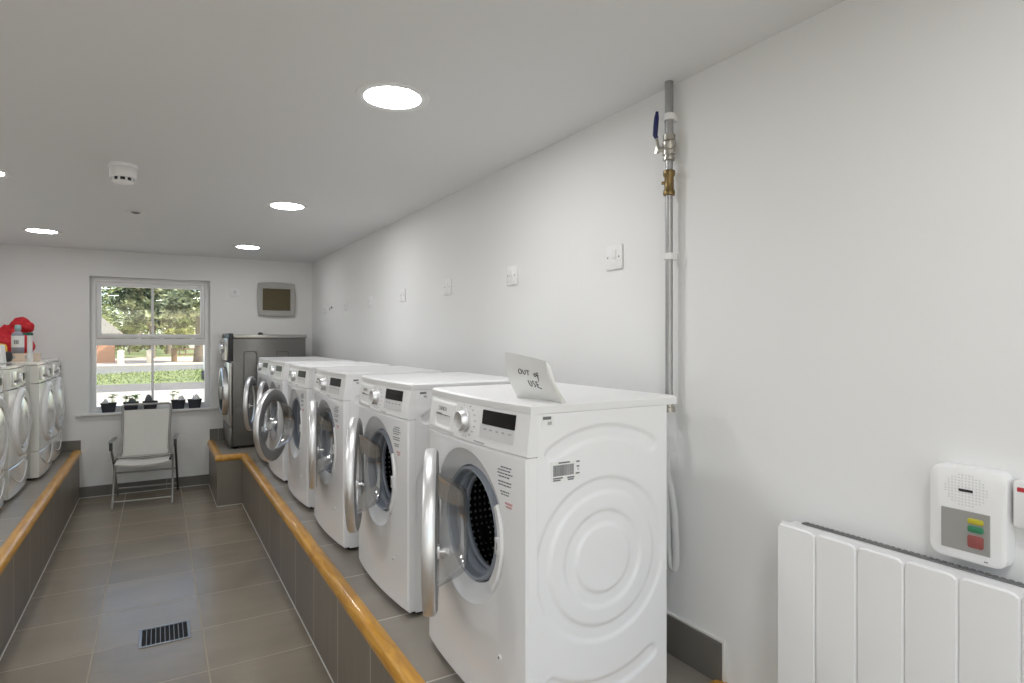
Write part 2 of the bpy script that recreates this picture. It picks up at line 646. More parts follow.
# ------------------------------------------------------------------ window
win = thing('window_1', 'white two-sash window in the end wall looking onto trees and a path', 'window', (0, 0, 0))
tag(win, kind='structure')
Y0, Y1 = YB + 0.08, YB + 0.14
fx0, fx1, fz0, fz1 = WX0, WX1, WZ0 + 0.02, WZ1
m = MB()
fw = 0.044
m.box((fx0, Y0, fz0), (fx0 + fw, Y1, fz1), 0.004)
m.box((fx1 - fw, Y0, fz0), (fx1, Y1, fz1), 0.004)
m.box((fx0 + fw, Y0, fz1 - fw), (fx1 - fw, Y1, fz1), 0.004)
m.box((fx0 + fw, Y0, fz0), (fx1 - fw, Y1, fz0 + 0.045), 0.004)
m.box((fx0 + fw, Y0, 1.342), (fx1 - fw, Y1, 1.405), 0.004)
m.build('window_frame', M_UPVC, win)
sx0, sx1, sz0, sz1 = fx0 + fw + 0.003, fx1 - fw - 0.003, 1.408, fz1 - fw - 0.003
m = MB()
q = 0.036
ys0, ys1 = Y0 - 0.014, Y1 - 0.02
m.box((sx0, ys0, sz0), (sx0 + q, ys1, sz1), 0.005)
m.box((sx1 - q, ys0, sz0), (sx1, ys1, sz1), 0.005)
m.box((sx0 + q, ys0, sz1 - q), (sx1 - q, ys1, sz1), 0.005)
m.box((sx0 + q, ys0, sz0), (sx1 - q, ys1, sz0 + q), 0.005)
m.build('sash', M_UPVC, win)
xm = -0.044
m = MB()
m.box((xm - 0.010, Y0 + 0.012, sz0 + q), (xm + 0.010, Y0 + 0.03, sz1 - q), 0.003)
m.build('glazing_bar', M_UPVC, win)
m = MB()
m.box((xm - 0.010, Y0 + 0.012, fz0 + 0.045), (xm + 0.010, Y0 + 0.03, 1.342), 0.003)
m.build('glazing_bar', M_UPVC, win)
m = MB()
m.box((sx0 + q, Y0 + 0.031, sz0 + q), (sx1 - q, Y0 + 0.035, sz1 - q))
m.build('pane', M_PANE, win, ang=0)
m = MB()
m.box((fx0 + fw, Y0 + 0.031, fz0 + 0.045), (fx1 - fw, Y0 + 0.035, 1.342))
m.build('pane', M_PANE, win, ang=0)
m = MB()
m.box((xm - 0.013, ys0 - 0.010, sz0 + 0.004), (xm + 0.013, ys0, sz0 + 0.030), 0.003)
m.tube([(xm, ys0 - 0.012, sz0 + 0.016), (xm, ys0 - 0.024, sz0 + 0.014), (xm + 0.03, ys0 - 0.026, sz0 + 0.006)], 0.006)
m.build('handle', M_CHROME, win)
m = MB()
m.box((WX0 - 0.100, YB - 0.035, WZ0), (WX1 + 0.065, YB, WZ0 + 0.02), 0.004)
m.box((WX0, YB - 0.002, WZ0), (WX1, Y0 + 0.01, WZ0 + 0.02), 0.001, 1)
m.build('sill_board', M_UPVC, win)


# ------------------------------------------------------------------ downlights and ceiling fittings
def downlight():
    t = thing('downlight', 'x', 'ceiling light', (0, 0, ZC))
    m_ = MB()
    m_.lathe([(0.091, 0.0), (0.092, -0.003), (0.112, -0.006), (0.119, -0.004), (0.120, 0.0)], 48, axis='Z')
    m_.build('trim_ring', M_UPVC, t)
    m_ = MB()
    m_.lathe([(0.0005, -0.0035), (0.05, -0.0035), (0.092, -0.0025)], 48, axis='Z')
    m_.build('diffuser', M_LED, t, recalc=False)
    return t


dl0 = downlight()
index_kids(dl0)
DL = [(0.665, 1.90, 'lit round downlight nearest the camera, above the first washing machines'),
      (0.665, 3.77, 'lit round downlight halfway along the ceiling above the washing machines'),
      (0.67, 5.63, 'lit round downlight nearest the extractor fan and far right corner'),
      (-0.735, 5.56, 'lit round downlight near the end wall, up and left of the window'),
      (-0.728, 3.72, 'lit round downlight cut by the left edge of the photo'),
      (-0.70, 1.90, None), (0.665, 0.05, None), (-0.70, 0.05, None), (0.0, -1.1, None)]
for i, (x, y, lab) in enumerate(DL):
    o = dl0 if i == 0 else copy_tree(dl0)
    o.location = (x, y, ZC)
    o['group'] = 'recessed ceiling downlights'
    o['label'] = lab or 'lit round downlight in the ceiling behind the photo frame'
    if y > 5:                                # the two lamps by the end wall burn dimmer
        df = [k for k in o.children if k.name.split('.')[0] == 'diffuser'][0]
        df.data = df.data.copy()
        df.data.materials[0] = M_LEDD

t = thing('smoke_detector', 'white round smoke detector with dark vents on the ceiling', 'smoke detector', (-0.137, 3.26, ZC))
m = MB()
m.lathe([(0.0, -0.014), (0.056, -0.014), (0.058, -0.009), (0.057, 0.0), (0.0, 0.0)], 40, axis='Z')
m.build('mounting_base', M_PLAS, t)
m = MB()
m.lathe([(0.050, -0.014), (0.054, -0.020), (0.053, -0.056), (0.049, -0.062), (0.046, -0.063)], 40, axis='Z')
m.lathe([(0.044, -0.076), (0.036, -0.084), (0.0, -0.086)], 40, axis='Z')
for k in range(10):
    a = 2 * PI * k / 10
    m.box((0.040, -0.004, -0.078), (0.048, 0.004, -0.060))
    for v in m.bm.verts[-8:]:
        v.co = Matrix.Rotation(a, 3, 'Z') @ v.co
m.build('detector_cover', M_PLAS, t)
m = MB()
m.lathe([(0.045, -0.061), (0.042, -0.064), (0.042, -0.078), (0.0, -0.079)], 32, axis='Z')
m.build('vent_gap', M_DARK, t)
t = thing('ceiling_sensor', 'small flat round silver fitting on the ceiling behind the smoke detector', 'sensor', (-0.12, 4.43, ZC))
m = MB()
m.lathe([(0.030, -0.004), (0.050, -0.007), (0.056, -0.004), (0.057, 0.0)], 32, axis='Z')
m.build('rim', M_LGREY, t)
m = MB()
m.lathe([(0.0, -0.014), (0.014, -0.012), (0.026, -0.005), (0.030, -0.003)], 32, axis='Z')
m.build('lens', M_CHROMED, t)
t = thing('ceiling_blank', 'smallest round white disc on the ceiling, nearest the window', 'ceiling fitting', (-0.12, 5.27, ZC))
m = MB()
m.lathe([(0.0, -0.008), (0.026, -0.008), (0.034, -0.004), (0.036, 0.0)], 28, axis='Z')
m.build('disc', M_UPVC, t)


# ------------------------------------------------------------------ washing machines (front-loaders on the right)
W2, BOW, ZH = 0.299, 0.018, 0.828
DC = 0.47                                    # porthole centre height


def bow(mb, b=BOW, half=W2):
    mb.xf(lambda v: (v.x, v.y - b * (1 - (v.x / half) ** 2), v.z))
    return mb


def front_with_hole(z0, z1, prof, n=96, wrap=0.03):
    """A panel with a round dished opening: prof = (radius, y) from the opening outwards."""
    angs = [2 * PI * k / n for k in range(n)]
    for cx_, cz_ in ((W2, z1 - DC), (-W2, z1 - DC), (-W2, z0 - DC), (W2, z0 - DC)):
        a = math.atan2(cz_, cx_) % (2 * PI)
        i = min(range(n), key=lambda k: abs(angs[k] - a))
        angs[i] = a

    def edge(a, ins):
        c, s = math.cos(a), math.sin(a)
        t = min((W2 - ins) / abs(c) if abs(c) > 1e-9 else 9, ((z1 - DC - ins) if s > 0 else (DC - z0 - ins)) / abs(s) if abs(s) > 1e-9 else 9)
        return t
    rr = []
    for r, y in prof:
        rr.append([(r * math.cos(a), y, DC + r * math.sin(a)) for a in angs])
    r0 = prof[-1][0]
    for f in (0.2, 0.4, 0.6, 0.8, 1.0):
        rr.append([((r0 + (edge(a, 0.005) - r0) * f) * math.cos(a), 0.0, DC + (r0 + (edge(a, 0.005) - r0) * f) * math.sin(a)) for a in angs])
    rr.append([(edge(a, 0.0) * math.cos(a), 0.006, DC + edge(a, 0.0) * math.sin(a)) for a in angs])
    mb = MB()
    mb.rings(rr, True)
    bow(mb)
    # the wrap round to the sides stays straight
    last = rr[-1]
    b = [(x, y - BOW * (1 - (x / W2) ** 2), z) for x, y, z in last]
    mb.rings([b, [(x, wrap, z) for x, y, z in last]], True)
    bmesh.ops.remove_doubles(mb.bm, verts=mb.bm.verts[:], dist=1e-5)
    return mb


def sstep(a, b, x):
    t = max(0.0, min(1.0, (x - a) / (b - a)))
    return t * t * (3 - 2 * t)


def emboss(y, z):
    cy, cz = 0.236, 0.42
    dx, dz = y - cy, z - cz
    r = math.hypot(dx, dz)
    e = 0.008

    def band(r0, r1):
        return sstep(r0, r0 + e, r) * (1 - sstep(r1 - e, r1, r))
    h = -0.0050 * band(0.166, 0.212) - 0.0050 * band(0.083, 0.127)
    # curved slots above and below
    a = math.atan2(dx, abs(dz))
    lim = R(30)
    if r > 0.26:
        rc = 0.326
        if abs(a) <= lim:
            d = abs(r - rc)
        else:
            ex = math.sin(lim) * rc * (1 if a > 0 else -1)
            ez = math.cos(lim) * rc
            d = math.hypot(dx - ex, abs(dz) - ez)
        h -= 0.0055 * (1 - sstep(0.013, 0.022, d))
    return h


def side_panel(mb, sgn, y0, y1, z0, z1, ny=84, nz=150):
    bm = mb.bm
    g = [[bm.verts.new((sgn * (W2 - 0.0006 + emboss(y0 + (y1 - y0) * j / ny, z0 + (z1 - z0) * i / nz)),
                        y0 + (y1 - y0) * j / ny, z0 + (z1 - z0) * i / nz)) for j in range(ny + 1)] for i in range(nz + 1)]
    for i in range(nz):
        for j in range(ny):
            bm.faces.new((g[i][j], g[i][j + 1], g[i + 1][j + 1], g[i + 1][j]))


def make_washer():
    t = thing('washing_machine', 'x', 'washing machine')
    # cabinet
    mb = MB()
    D = 0.456
    side_panel(mb, 1, 0.0305, D, 0.016, 0.803)
    side_panel(mb, -1, 0.0305, D, 0.016, 0.803)
    a = W2 - 0.0006
    mb.poly([(-a, D, 0.016), (a, D, 0.016), (a, D, 0.803), (-a, D, 0.803)])
    mb.poly([(-a, 0.0305, 0.016), (a, 0.0305, 0.016), (a, D, 0.016), (-a, D, 0.016)])
    mb.poly([(-a, 0.0305, 0.803), (a, 0.0305, 0.803), (a, D, 0.803), (-a, D, 0.803)])
    bmesh.ops.remove_doubles(mb.bm, verts=mb.bm.verts[:], dist=1e-5)
    mb.build('cabinet', M_APPL, t, ang=50)
    # front
    fp = front_with_hole(0.022, 0.6995, [(0.158, 0.036), (0.161, 0.026), (0.190, 0.015), (0.204, 0.006), (0.210, 0.0)])
    fp.build('front_panel', M_APPL, t, ang=32)
    # control fascia, leaning back
    mb = MB()
    cols = 24
    lev = [(0.701, 0.003), (0.7035, 0.0), (0.796, 0.011), (0.8034, 0.0119)]
    rr = []
    for z, y in lev:
        rr.append([(-W2 + 2 * W2 * k / cols, y - BOW * (1 - ((-W2 + 2 * W2 * k / cols) / W2) ** 2), z) for k in range(cols + 1)])
    rr = [[(x, 0.034, z) for x, y, z in rr[0]]] + rr + [[(x, 0.034, z) for x, y, z in rr[-1]]]
    mb.rings(rr, False)
    for sgn in (0, -1):
        mb.poly([r_[sgn] for r_ in rr])
    bmesh.ops.remove_doubles(mb.bm, verts=mb.bm.verts[:], dist=1e-5)
    ctrl = mb.build('control_panel', M_PLAS, t, ang=32)

    def fy(x, z):                               # fascia surface
        return 0.11957 * (z - 0.704) - BOW * (1 - (x / W2) ** 2)
    # small printed marks round the knob
    mb = MB()
    for k in range(16):
        a_ = R(-250 + k * 320 / 15)
        x, z = -0.007 + 0.052 * math.cos(a_), 0.757 + 0.043 * math.sin(a_)
        l_ = 0.010 if math.cos(a_) > 0.2 else 0.004
        mb.box((x, fy(x, z) - 0.0010, z - 0.0012), (x + l_, fy(x, z) + 0.002, z + 0.0012))
    mb.build('programme_marks', M_INKL, ctrl)
    mb = MB()
    mb.box((0.055, fy(0.055, 0.7095) - 0.001, 0.708), (0.11, fy(0.11, 0.7095) + 0.004, 0.711))
    mb.build('fascia_print', M_INKL, ctrl)
    # detergent drawer with a scooped pull
    mb = MB()
    x0, x1, z0, z1 = -0.284, -0.072, 0.707, 0.797
    nx, nz = 30, 18
    bm = mb.bm
    g = []
    for i in range(nz + 1):
        row = []
        for j in range(nx + 1):
            x = x0 + (x1 - x0) * j / nx
            z = z0 + (z1 - z0) * i / nz
            y = fy(x, z) - 0.0035
            sc1 = sstep(-0.235, -0.215, x) * (1 - sstep(-0.115, -0.100, x))
            y += 0.013 * sc1 * sstep(0.716, 0.738, z) * (1 - sstep(0.752, 0.757, z))
            if i in (0, nz) or j in (0, nx):
                y += 0.004
            row.append(bm.verts.new((x, y, z)))
        g.append(row)
    for i in range(nz):
        for j in range(nx):
            bm.faces.new((g[i][j], g[i][j + 1], g[i + 1][j + 1], g[i + 1][j]))
    dr = mb.build('detergent_drawer', M_PLAS, t, ang=50)
    mb = MB()
    mb.box((-0.214, fy(-0.2, 0.757) - 0.0055, 0.7535), (-0.108, fy(-0.11, 0.757) + 0.004, 0.7595), 0.001, 1)
    mb.box((-0.185, fy(-0.2, 0.743) + 0.004, 0.736), (-0.125, fy(-0.11, 0.743) + 0.010, 0.741), 0.001, 1)
    mb.build('drawer_pull', M_INK, dr)
    mb = MB()
    mb.text('BOSCH', 0.0155, (-0.190, -0.012, 0.7685), thick=0.001)
    mb.lathe([(0.0052, -0.0005), (0.0068, -0.0015), (0.0068, 0.003)], 20, (-0.199, -0.0118, 0.7735), 'Y')
    mb.xf(lambda v: (v.x, fy(v.x, v.z) - 0.0035 + (v.y + 0.012) * 0.6, v.z))
    mb.build('brand_lettering', M_INK, dr, ang=0)
    # knob
    mb = MB()
    c = (-0.007, fy(-0.007, 0.757), 0.757)
    mb.lathe([(0.032, 0.002), (0.032, -0.004), (0.029, -0.006), (0.028, -0.020), (0.025, -0.024), (0.022, -0.022), (0.0, -0.022)], 40, c, 'Y')
    kn = mb.build('program_knob', M_CHROME, t)
    # display
    mb = MB()
    def slab(xa, xb, za, zb, y_, th):
        n_ = 8
        top, bot = [], []
        fr = []
        for z in (za, zb):
            fr.append([(xa + (xb - xa) * k / n_, fy(xa + (xb - xa) * k / n_, z) + y_, z) for k in range(n_ + 1)])
        back = [[(x, y + th, z) for x, y, z in r_] for r_ in fr]
        mb.rings([back[0], fr[0], fr[1], back[1]], False)
        for e_ in (0, -1):
            mb.poly([back[0][e_], fr[0][e_], fr[1][e_], back[1][e_]])
    slab(0.092, 0.243, 0.760, 0.797, -0.0022, 0.004)
    mb.build('display', M_BLACK, t)
    mb = MB()
    slab(0.084, 0.243, 0.724, 0.7595, -0.0016, 0.004)
    tk = mb.build('touch_keys', M_LGREY, t)
    mb = MB()
    for k in range(5):
        x = 0.105 + k * 0.029
        mb.box((x, fy(x, 0.747) - 0.0026, 0.7455), (x + 0.010, fy(x, 0.747) + 0.002, 0.7500))
    mb.build('key_marks', M_INKL, tk)
    # worktop
    mb = MB()
    n_ = 24
    rr = []
    for z, ins in ((0.8036, 0.0005), (0.805, 0.0), (0.822, 0.0), (0.828, 0.006)):
        ring = []
        for k in range(n_ + 1):
            x = -W2 + 2 * W2 * k / n_
            xx = x * (W2 - ins) / W2
            ring.append((xx, 0.0119 + ins - BOW * (1 - (x / W2) ** 2), z))
        ring += [(W2 - ins, 0.494 - ins, z), (-W2 + ins, 0.494 - ins, z)]
        rr.append(ring)
    mb.rings(rr, True, True, True)
    mb.build('worktop', M_PLAS, t, ang=40)
    # rubber boot and drum
    mb = MB()
    mb.lathe([(0.168, 0.060), (0.1575, 0.036), (0.155, 0.014), (0.150, 0.008), (0.145, 0.012), (0.144, 0.030), (0.147, 0.040), (0.138, 0.042), (0.134, 0.050), (0.136, 0.062), (0.132, 0.068), (0.133, 0.076), (0.150, 0.080)], 64, (0, -0.012, DC), 'Y')
    mb.build('door_gasket', M_RUB, t)
    mb = MB()
    mb.lathe([(0.150, 0.066), (0.225, 0.074), (0.225, 0.385), (0.20, 0.40), (0.0, 0.405)], 64, (0, 0, DC), 'Y')
    for k in range(3):
        a_ = R(90 + 120 * k)
        mb.tube([(0.205 * math.cos(a_), 0.14, DC + 0.205 * math.sin(a_)), (0.205 * math.cos(a_), 0.37, DC + 0.205 * math.sin(a_))], 0.028, 10)
    mb.build('drum', M_DRUM, t)
    # latch strip on the opening's right
    mb = MB()
    prof = [(0.166, 0.036), (0.168, 0.012), (0.173, 0.004), (0.198, -0.002), (0.203, 0.002), (0.204, 0.02)]
    mb.lathe(prof, 24, (0, -0.014, DC), 'Y', a0=R(-42), a1=R(28))
    la = mb.build('latch_strip', M_PLAS, t)
    mb = MB()
    mb.box((0.174, -0.019, DC - 0.030), (0.192, -0.008, DC + 0.012), 0.002)
    mb.box((0.180, -0.0200, DC - 0.018), (0.186, -0.017, DC + 0.0), 0.001, 1, mi=1)
    mb.build('latch_slot', [M_LGREY, M_DARK], la)
    # stickers and service cap
    mb = MB()
    def fs(x):
        return -BOW * (1 - (x / W2) ** 2)
    for k, (z, xa, xb) in enumerate([(0.664, 0.193, 0.238), (0.656, 0.180, 0.240), (0.648, 0.178, 0.243), (0.640, 0.183, 0.236), (0.627, 0.181, 0.238), (0.619, 0.183, 0.236), (0.603, 0.190, 0.232), (0.596, 0.194, 0.230)]):
        x = xa
        while x < xb - 0.004:
            l_ = 0.006 + 0.007 * ((k * 7 + int(x * 1000)) % 5) / 5
            mb.box((x, fs(x) - 0.0007, z - 0.0014), (min(xb, x + l_), fs(x) + 0.002, z + 0.0014))
            x += l_ + 0.0025
    mb.box((0.212, fs(0.212) - 0.0007, 0.574), (0.243, fs(0.243) + 0.002, 0.579), mi=1)
    mb.box((0.216, fs(0.216) - 0.0007, 0.566), (0.240, fs(0.24) + 0.002, 0.570), mi=1)
    mb.build('rating_print', [M_INK, M_PINK], t, ang=0)
    mb = MB()
    mb.lathe([(0.0, -0.003), (0.006, -0.003), (0.009, 0.0005)], 20, (0.188, fs(0.188), 0.18), 'Y')
    mb.lathe([(0.0, -0.0042), (0.0035, -0.0036), (0.0036, 0.0)], 12, (0.188, fs(0.188), 0.18), 'Y', mi=1)
    mb.build('service_cap', [M_PLAS, M_INK], t)
    # small badge at the top front of the cabinet side
    mb = MB()
    mb.box((W2 - 0.002, 0.042, 0.772), (W2 + 0.0002, 0.080, 0.799))
    mb.box((W2, 0.046, 0.789), (W2 + 0.0006, 0.070, 0.7965), mi=1)
    mb.box((W2, 0.060, 0.776), (W2 + 0.0006, 0.072, 0.784), mi=2)
    mb.build('side_badge', [M_PAPER, M_INK, M_INKL], t, ang=0)
    for sx_ in (-1, 1):
        for y in (0.05, 0.41):
            mb = MB()
            mb.lathe([(0.0, 0.0), (0.022, 0.0), (0.024, 0.004), (0.018, 0.012), (0.012, 0.020)], 20, (sx_ * 0.25, y, 0), 'Z')
            mb.build('foot', M_DARK, t)
    # door, hinged on the left of the opening
    HX = -0.212
    RC = 0.214                                  # hinge to ring centre
    mb = MB()
    mb.lathe([(0.154, -0.014), (0.160, -0.022), (0.175, -0.030), (0.208, -0.034), (0.215, -0.033), (0.2185, -0.029), (0.2195, -0.017), (0.2185, -0.005), (0.215, -0.001)], 96, (RC, 0, 0), 'Y')
    d = mb.build('door', M_CHROME, t, loc=(HX, -0.004, DC - 0.008))
    mb = MB()
    mb.lathe([(0.215, -0.001), (0.206, 0.003), (0.174, 0.004), (0.160, 0.002), (0.154, -0.002), (0.154, -0.014)], 96, (RC, 0, 0), 'Y')
    ir = mb.build('inner_ring', M_CHROMED, d)
    mb = MB()
    mb.lathe([(0.156, -0.012), (0.151, 0.002), (0.140, 0.024), (0.124, 0.058), (0.114, 0.072), (0.104, 0.079), (0.085, 0.083), (0.0001, 0.085)], 64, (RC, 0, 0), 'Y')
    mb.build('glass_bowl', M_DGLASS, d)
    mb = MB()
    mb.box((RC + 0.166, 0.002, -0.016), (RC + 0.188, 0.010, 0.016), 0.002)
    mb.tube([(RC + 0.177, 0.008, 0.0), (RC + 0.177, 0.026, 0.0), (RC + 0.184, 0.030, 0.0)], 0.005)
    mb.build('latch_hook', M_CHROME, d)
    mb = MB()
    mb.box((-0.010, -0.006, -0.045), (0.022, 0.012, 0.045), 0.004)
    mb.build('hinge', M_CHROME, d)
    return t, d


washer0, door0 = make_washer()
index_kids(washer0)
WASH = [(0.755, 1.510, 24.6, 'nearest white washing machine with a barcode sticker on its embossed side, door ajar'),
        (0.755, 2.300, 21, 'second white washing machine from the camera, dark drum visible behind its ajar door'),
        (0.735, 3.072, 13, 'third white washing machine from the camera, door barely ajar hiding the porthole'),
        (0.735, 3.850, 33, 'fourth white washing machine from the camera, round door swung wide open'),
        (0.730, 4.600, 16, 'fifth white washing machine from the camera, mostly hidden by an open door'),
        (0.735, 5.250, 18, 'farthest white washing machine, its ajar door against the steel machine')]
for i, (x, y, phi, lab) in enumerate(WASH):
    o = washer0 if i == 0 else copy_tree(washer0)
    o.location = (x, y, ZP)
    o.rotation_euler = (0, 0, -PI / 2)
    o['label'] = lab
    o['group'] = 'white washing machines in a row'
    dd = [k for k in o.children if k.name.split('.')[0] == 'door'][0]
    dd.rotation_euler = (0, 0, -R(phi))

# barcode sticker on the side of the nearest one
mb = MB()
zz = W2 + 0.0003
mb.box((W2 - 0.003, 0.070, 0.634), (zz, 0.158, 0.684))
y = 0.076
rb = random.Random(3)
while y < 0.138:
    wd = rb.choice((0.0008, 0.0012, 0.0018))
    mb.box((zz, y, 0.648), (zz + 0.0004, y + wd, 0.675), mi=1)
    y += wd + rb.choice((0.0007, 0.001))
for z, a, b in ((0.680, 0.092, 0.126), (0.643, 0.076, 0.105), (0.638, 0.076, 0.098), (0.642, 0.118, 0.140), (0.637, 0.120, 0.138), (0.679, 0.146, 0.156), (0.667, 0.147, 0.155), (0.660, 0.150, 0.153), (0.650, 0.144, 0.156)):
    mb.box((zz, a, z - 0.0018), (zz + 0.0004, b, z + 0.0018), mi=1)
bs = mb.build('barcode_sticker', [M_PAPER, M_INK], washer0, ang=0)
bs['label'] = 'white sticker printed with a dark barcode'


# ------------------------------------------------------------------ curved-front machines on the left
def make_curved():
    t = thing('front_loading_dryer', 'x', 'dryer')
    H, D, hw, bw = 0.822, 0.56, 0.290, 0.014
    mb = MB()
    mb.box((-hw + 0.004, 0.045, 0.018), (hw - 0.004, D, 0.80), 0.003)
    mb.build('cabinet', M_SIDE, t)

    def sheet(z0, z1, y_, nm, mat, bev=0.004, extra=None):
        b_ = MB()
        n_ = 28
        rr = []
        for z, off in ((z0, bev), (z0 + bev, 0), (z1 - bev, 0), (z1, bev)):
            ring = []
            for k in range(n_ + 1):
                x = -hw + 2 * hw * k / n_
                u = abs(x / hw)
                y = y_ + off - bw * (1 - u ** 2.4)
                if extra:
                    y += extra(x, z)
                ring.append((x, y, z))
            ring += [(hw, 0.05, z), (-hw, 0.05, z)]
            rr.append(ring)
        b_.rings(rr, True, True, True)
        return b_.build(nm, mat, t, ang=22)
    sheet(0.018, 0.198, 0.0, 'kick_panel', M_CREAM)
    sheet(0.202, 0.672, 0.0, 'front_panel', M_CREAM)
    sheet(0.676, 0.800, 0.004, 'control_panel', M_CREAM)
    # worktop
    mb = MB()
    n_ = 24
    rr = []
    for z, ins in ((0.8015, 0.004), (0.804, 0.0), (0.816, 0.0), (0.822, 0.006)):
        ring = []
        for k in range(n_ + 1):
            x = -hw + 2 * hw * k / n_
            ring.append((x * (hw - ins) / hw, 0.010 + ins - bw * (1 - abs(x / hw) ** 2.4), z))
        ring += [(hw - ins, D - ins, z), (-hw + ins, D - ins, z)]
        rr.append(ring)
    mb.rings(rr, True, True, True)
    mb.build('worktop', M_CREAM, t, ang=40)
    # curved moulding across the kick panel
    mb = MB()
    pts = []
    for k in range(21):
        x = -0.26 + 0.52 * k / 20
        pts.append((x, -0.002 - bw * (1 - abs(x / hw) ** 2.4), 0.075 + 0.085 * (x / 0.26) ** 2))
    mb.tube(pts, 0.0035, 8)
    mb.build('kick_moulding', M_PLAS, t)
    # controls
    mb = MB()
    mb.lathe([(0.028, 0.006), (0.028, -0.006), (0.025, -0.010), (0.0, -0.011)], 32, (-0.02, -0.012, 0.735), 'Y')
    mb.build('program_knob', M_CHROME, t)
    mb = MB()
    mb.box((0.085, -0.056, 0.718), (0.17, -0.036, 0.762), 0.003)
    mb.xf(lambda v: (v.x, v.y + 0.0555 - bw * (1 - abs(v.x / hw) ** 2.4), v.z))
    mb.build('display', M_BLACK, t)
    mb = MB()
    mb.box((-0.255, -0.004, 0.695), (-0.085, 0.006, 0.785), 0.003)
    mb.xf(lambda v: (v.x, v.y - bw * (1 - abs(v.x / hw) ** 2.4), v.z))
    dr = mb.build('detergent_drawer', M_CREAM, t)
    mb = MB()
    mb.box((-0.20, -0.008, 0.715), (-0.12, 0.004, 0.730), 0.003)
    mb.xf(lambda v: (v.x, v.y - bw * (1 - abs(v.x / hw) ** 2.4), v.z))
    mb.build('drawer_pull', M_INK, dr)
    # door
    zc = 0.455
    mb = MB()
    mb.lathe([(0.220, 0.012), (0.221, -0.004), (0.214, -0.016), (0.200, -0.022), (0.186, -0.020), (0.172, -0.013)], 80, (0, -0.012, zc), 'Y')
    d = mb.build('door', M_PLAS, t)
    mb = MB()
    mb.lathe([(0.172, -0.013), (0.168, -0.019), (0.158, -0.019), (0.154, -0.012)], 80, (0, -0.012, zc), 'Y')
    mb.build('chrome_ring', M_CHROME, d)
    mb = MB()
    mb.lathe([(0.155, -0.013), (0.120, -0.026), (0.070, -0.034), (0.0001, -0.037)], 64, (0, -0.012, zc), 'Y')
    mb.build('door_glass', M_CREAM, d)
    mb = MB()
    mb.tube([(0.190, -0.030, zc + 0.055), (0.197, -0.036, zc + 0.03), (0.199, -0.038, zc), (0.197, -0.036, zc - 0.03), (0.190, -0.030, zc - 0.055)], 0.006, 10)
    mb.build('door_handle', M_CHROME, d)
    for sx_ in (-1, 1):
        for y in (0.07, 0.50):
            mb = MB()
            mb.lathe([(0.0, 0.0), (0.024, 0.0), (0.026, 0.004), (0.018, 0.012), (0.012, 0.020)], 20, (sx_ * 0.24, y, 0), 'Z')
            mb.build('foot', M_DARK, t)
    return t


cur0 = make_curved()
index_kids(cur0)
for i, (x, y, lab) in enumerate([(-0.772, 4.93, 'glossy white curved-front machine on the left platform, nearest one whose side shows'),
                                 (-0.715, 5.575, 'glossy white curved-front machine second from the end wall, under the cardboard tray'),
                                 (-0.722, 6.172, 'glossy white curved-front machine standing against the end wall left of the chair'),
                                 (-0.785, 4.31, 'glossy white curved-front machine cut by the left edge of the photo')]):
    o = cur0 if i == 0 else copy_tree(cur0)
    o.location = (x, y, ZP)
    o.rotation_euler = (0, 0, PI / 2)
    o['label'] = lab
    o['group'] = 'curved-front machines on the left platform'

# ------------------------------------------------------------------ tall steel machine at the far end
t = thing('steel_washing_machine', 'tall graphite steel front-loading machine in the far right corner under the extractor fan', 'washing machine', (0.545, 6.178, ZP), -PI / 2)
hw, H, D = 0.286, 1.02, 0.66
mb = MB()
mb.box((-hw, 0.030, 0.02), (hw, D, 0.990), 0.006)
mb.build('cabinet', M_STEEL, t)
mb = MB()
mb.box((-hw, 0.0, 0.20), (hw, 0.030, 0.775), 0.008)
mb.build('front_panel', M_STEELL, t)
mb = MB()
mb.box((-hw, 0.0, 0.02), (hw, 0.030, 0.195), 0.006)
mb.build('kick_panel', M_STEEL, t)
mb = MB()
mb.box((-hw - 0.002, -0.004, 0.785), (hw + 0.002, 0.036, 1.036), 0.005)
cp = mb.build('control_panel', M_DARK, t)
mb = MB()
mb.box((-hw + 0.004, -0.020, 0.79), (hw - 0.004, -0.003, 0.995), 0.006)
mb.build('fascia', M_STEELL, cp)
mb = MB()
mb.lathe([(0.045, 0.0), (0.045, -0.022), (0.038, -0.030), (0.0, -0.032)], 32, (0.0, -0.020, 0.90), 'Y')
mb.build('program_knob', M_CHROME, cp)
mb = MB()
mb.box((-hw - 0.002, 0.037, 0.990), (hw + 0.002, D + 0.01, 1.026), 0.005)
mb.build('worktop', M_STEELL, t)
for a, b in ((0.115, 0.235), (0.395, 0.515)):
    for sgn in (1, -1):
        mb = MB()
        rg_ = [(sgn * (hw + dx_), ins) for dx_, ins in ((-0.0005, 0.0), (0.0035, 0.003), (0.0040, 0.006), (0.0035, 0.009), (-0.0005, 0.012))]
        mb.rings([[(x_, y, z) for y, z in rrect(b - a - 2 * ins, 0.62 - 2 * ins, 0.03 - ins * 0.6, 5, (a + b) / 2, 0.57)] for x_, ins in rg_], True)
        mb.build('pressed_panel', M_STEEL, t, ang=12)
mb = MB()
zc = 0.50
mb.lathe([(0.225, 0.004), (0.226, -0.020), (0.219, -0.040), (0.208, -0.046), (0.196, -0.042), (0.192, -0.034)], 80, (0, 0, zc), 'Y')
d = mb.build('door', M_CHROME, t)
mb = MB()
mb.lathe([(0.193, -0.036), (0.15, -0.050), (0.08, -0.058), (0.0001, -0.060)], 64, (0, 0, zc), 'Y')
mb.build('door_glass', M_BLACK, d)
mb = MB()
mb.box((0.19, -0.066, zc - 0.06), (0.215, -0.044, zc + 0.06), 0.005)
mb.build('door_handle', M_STEELL, d)
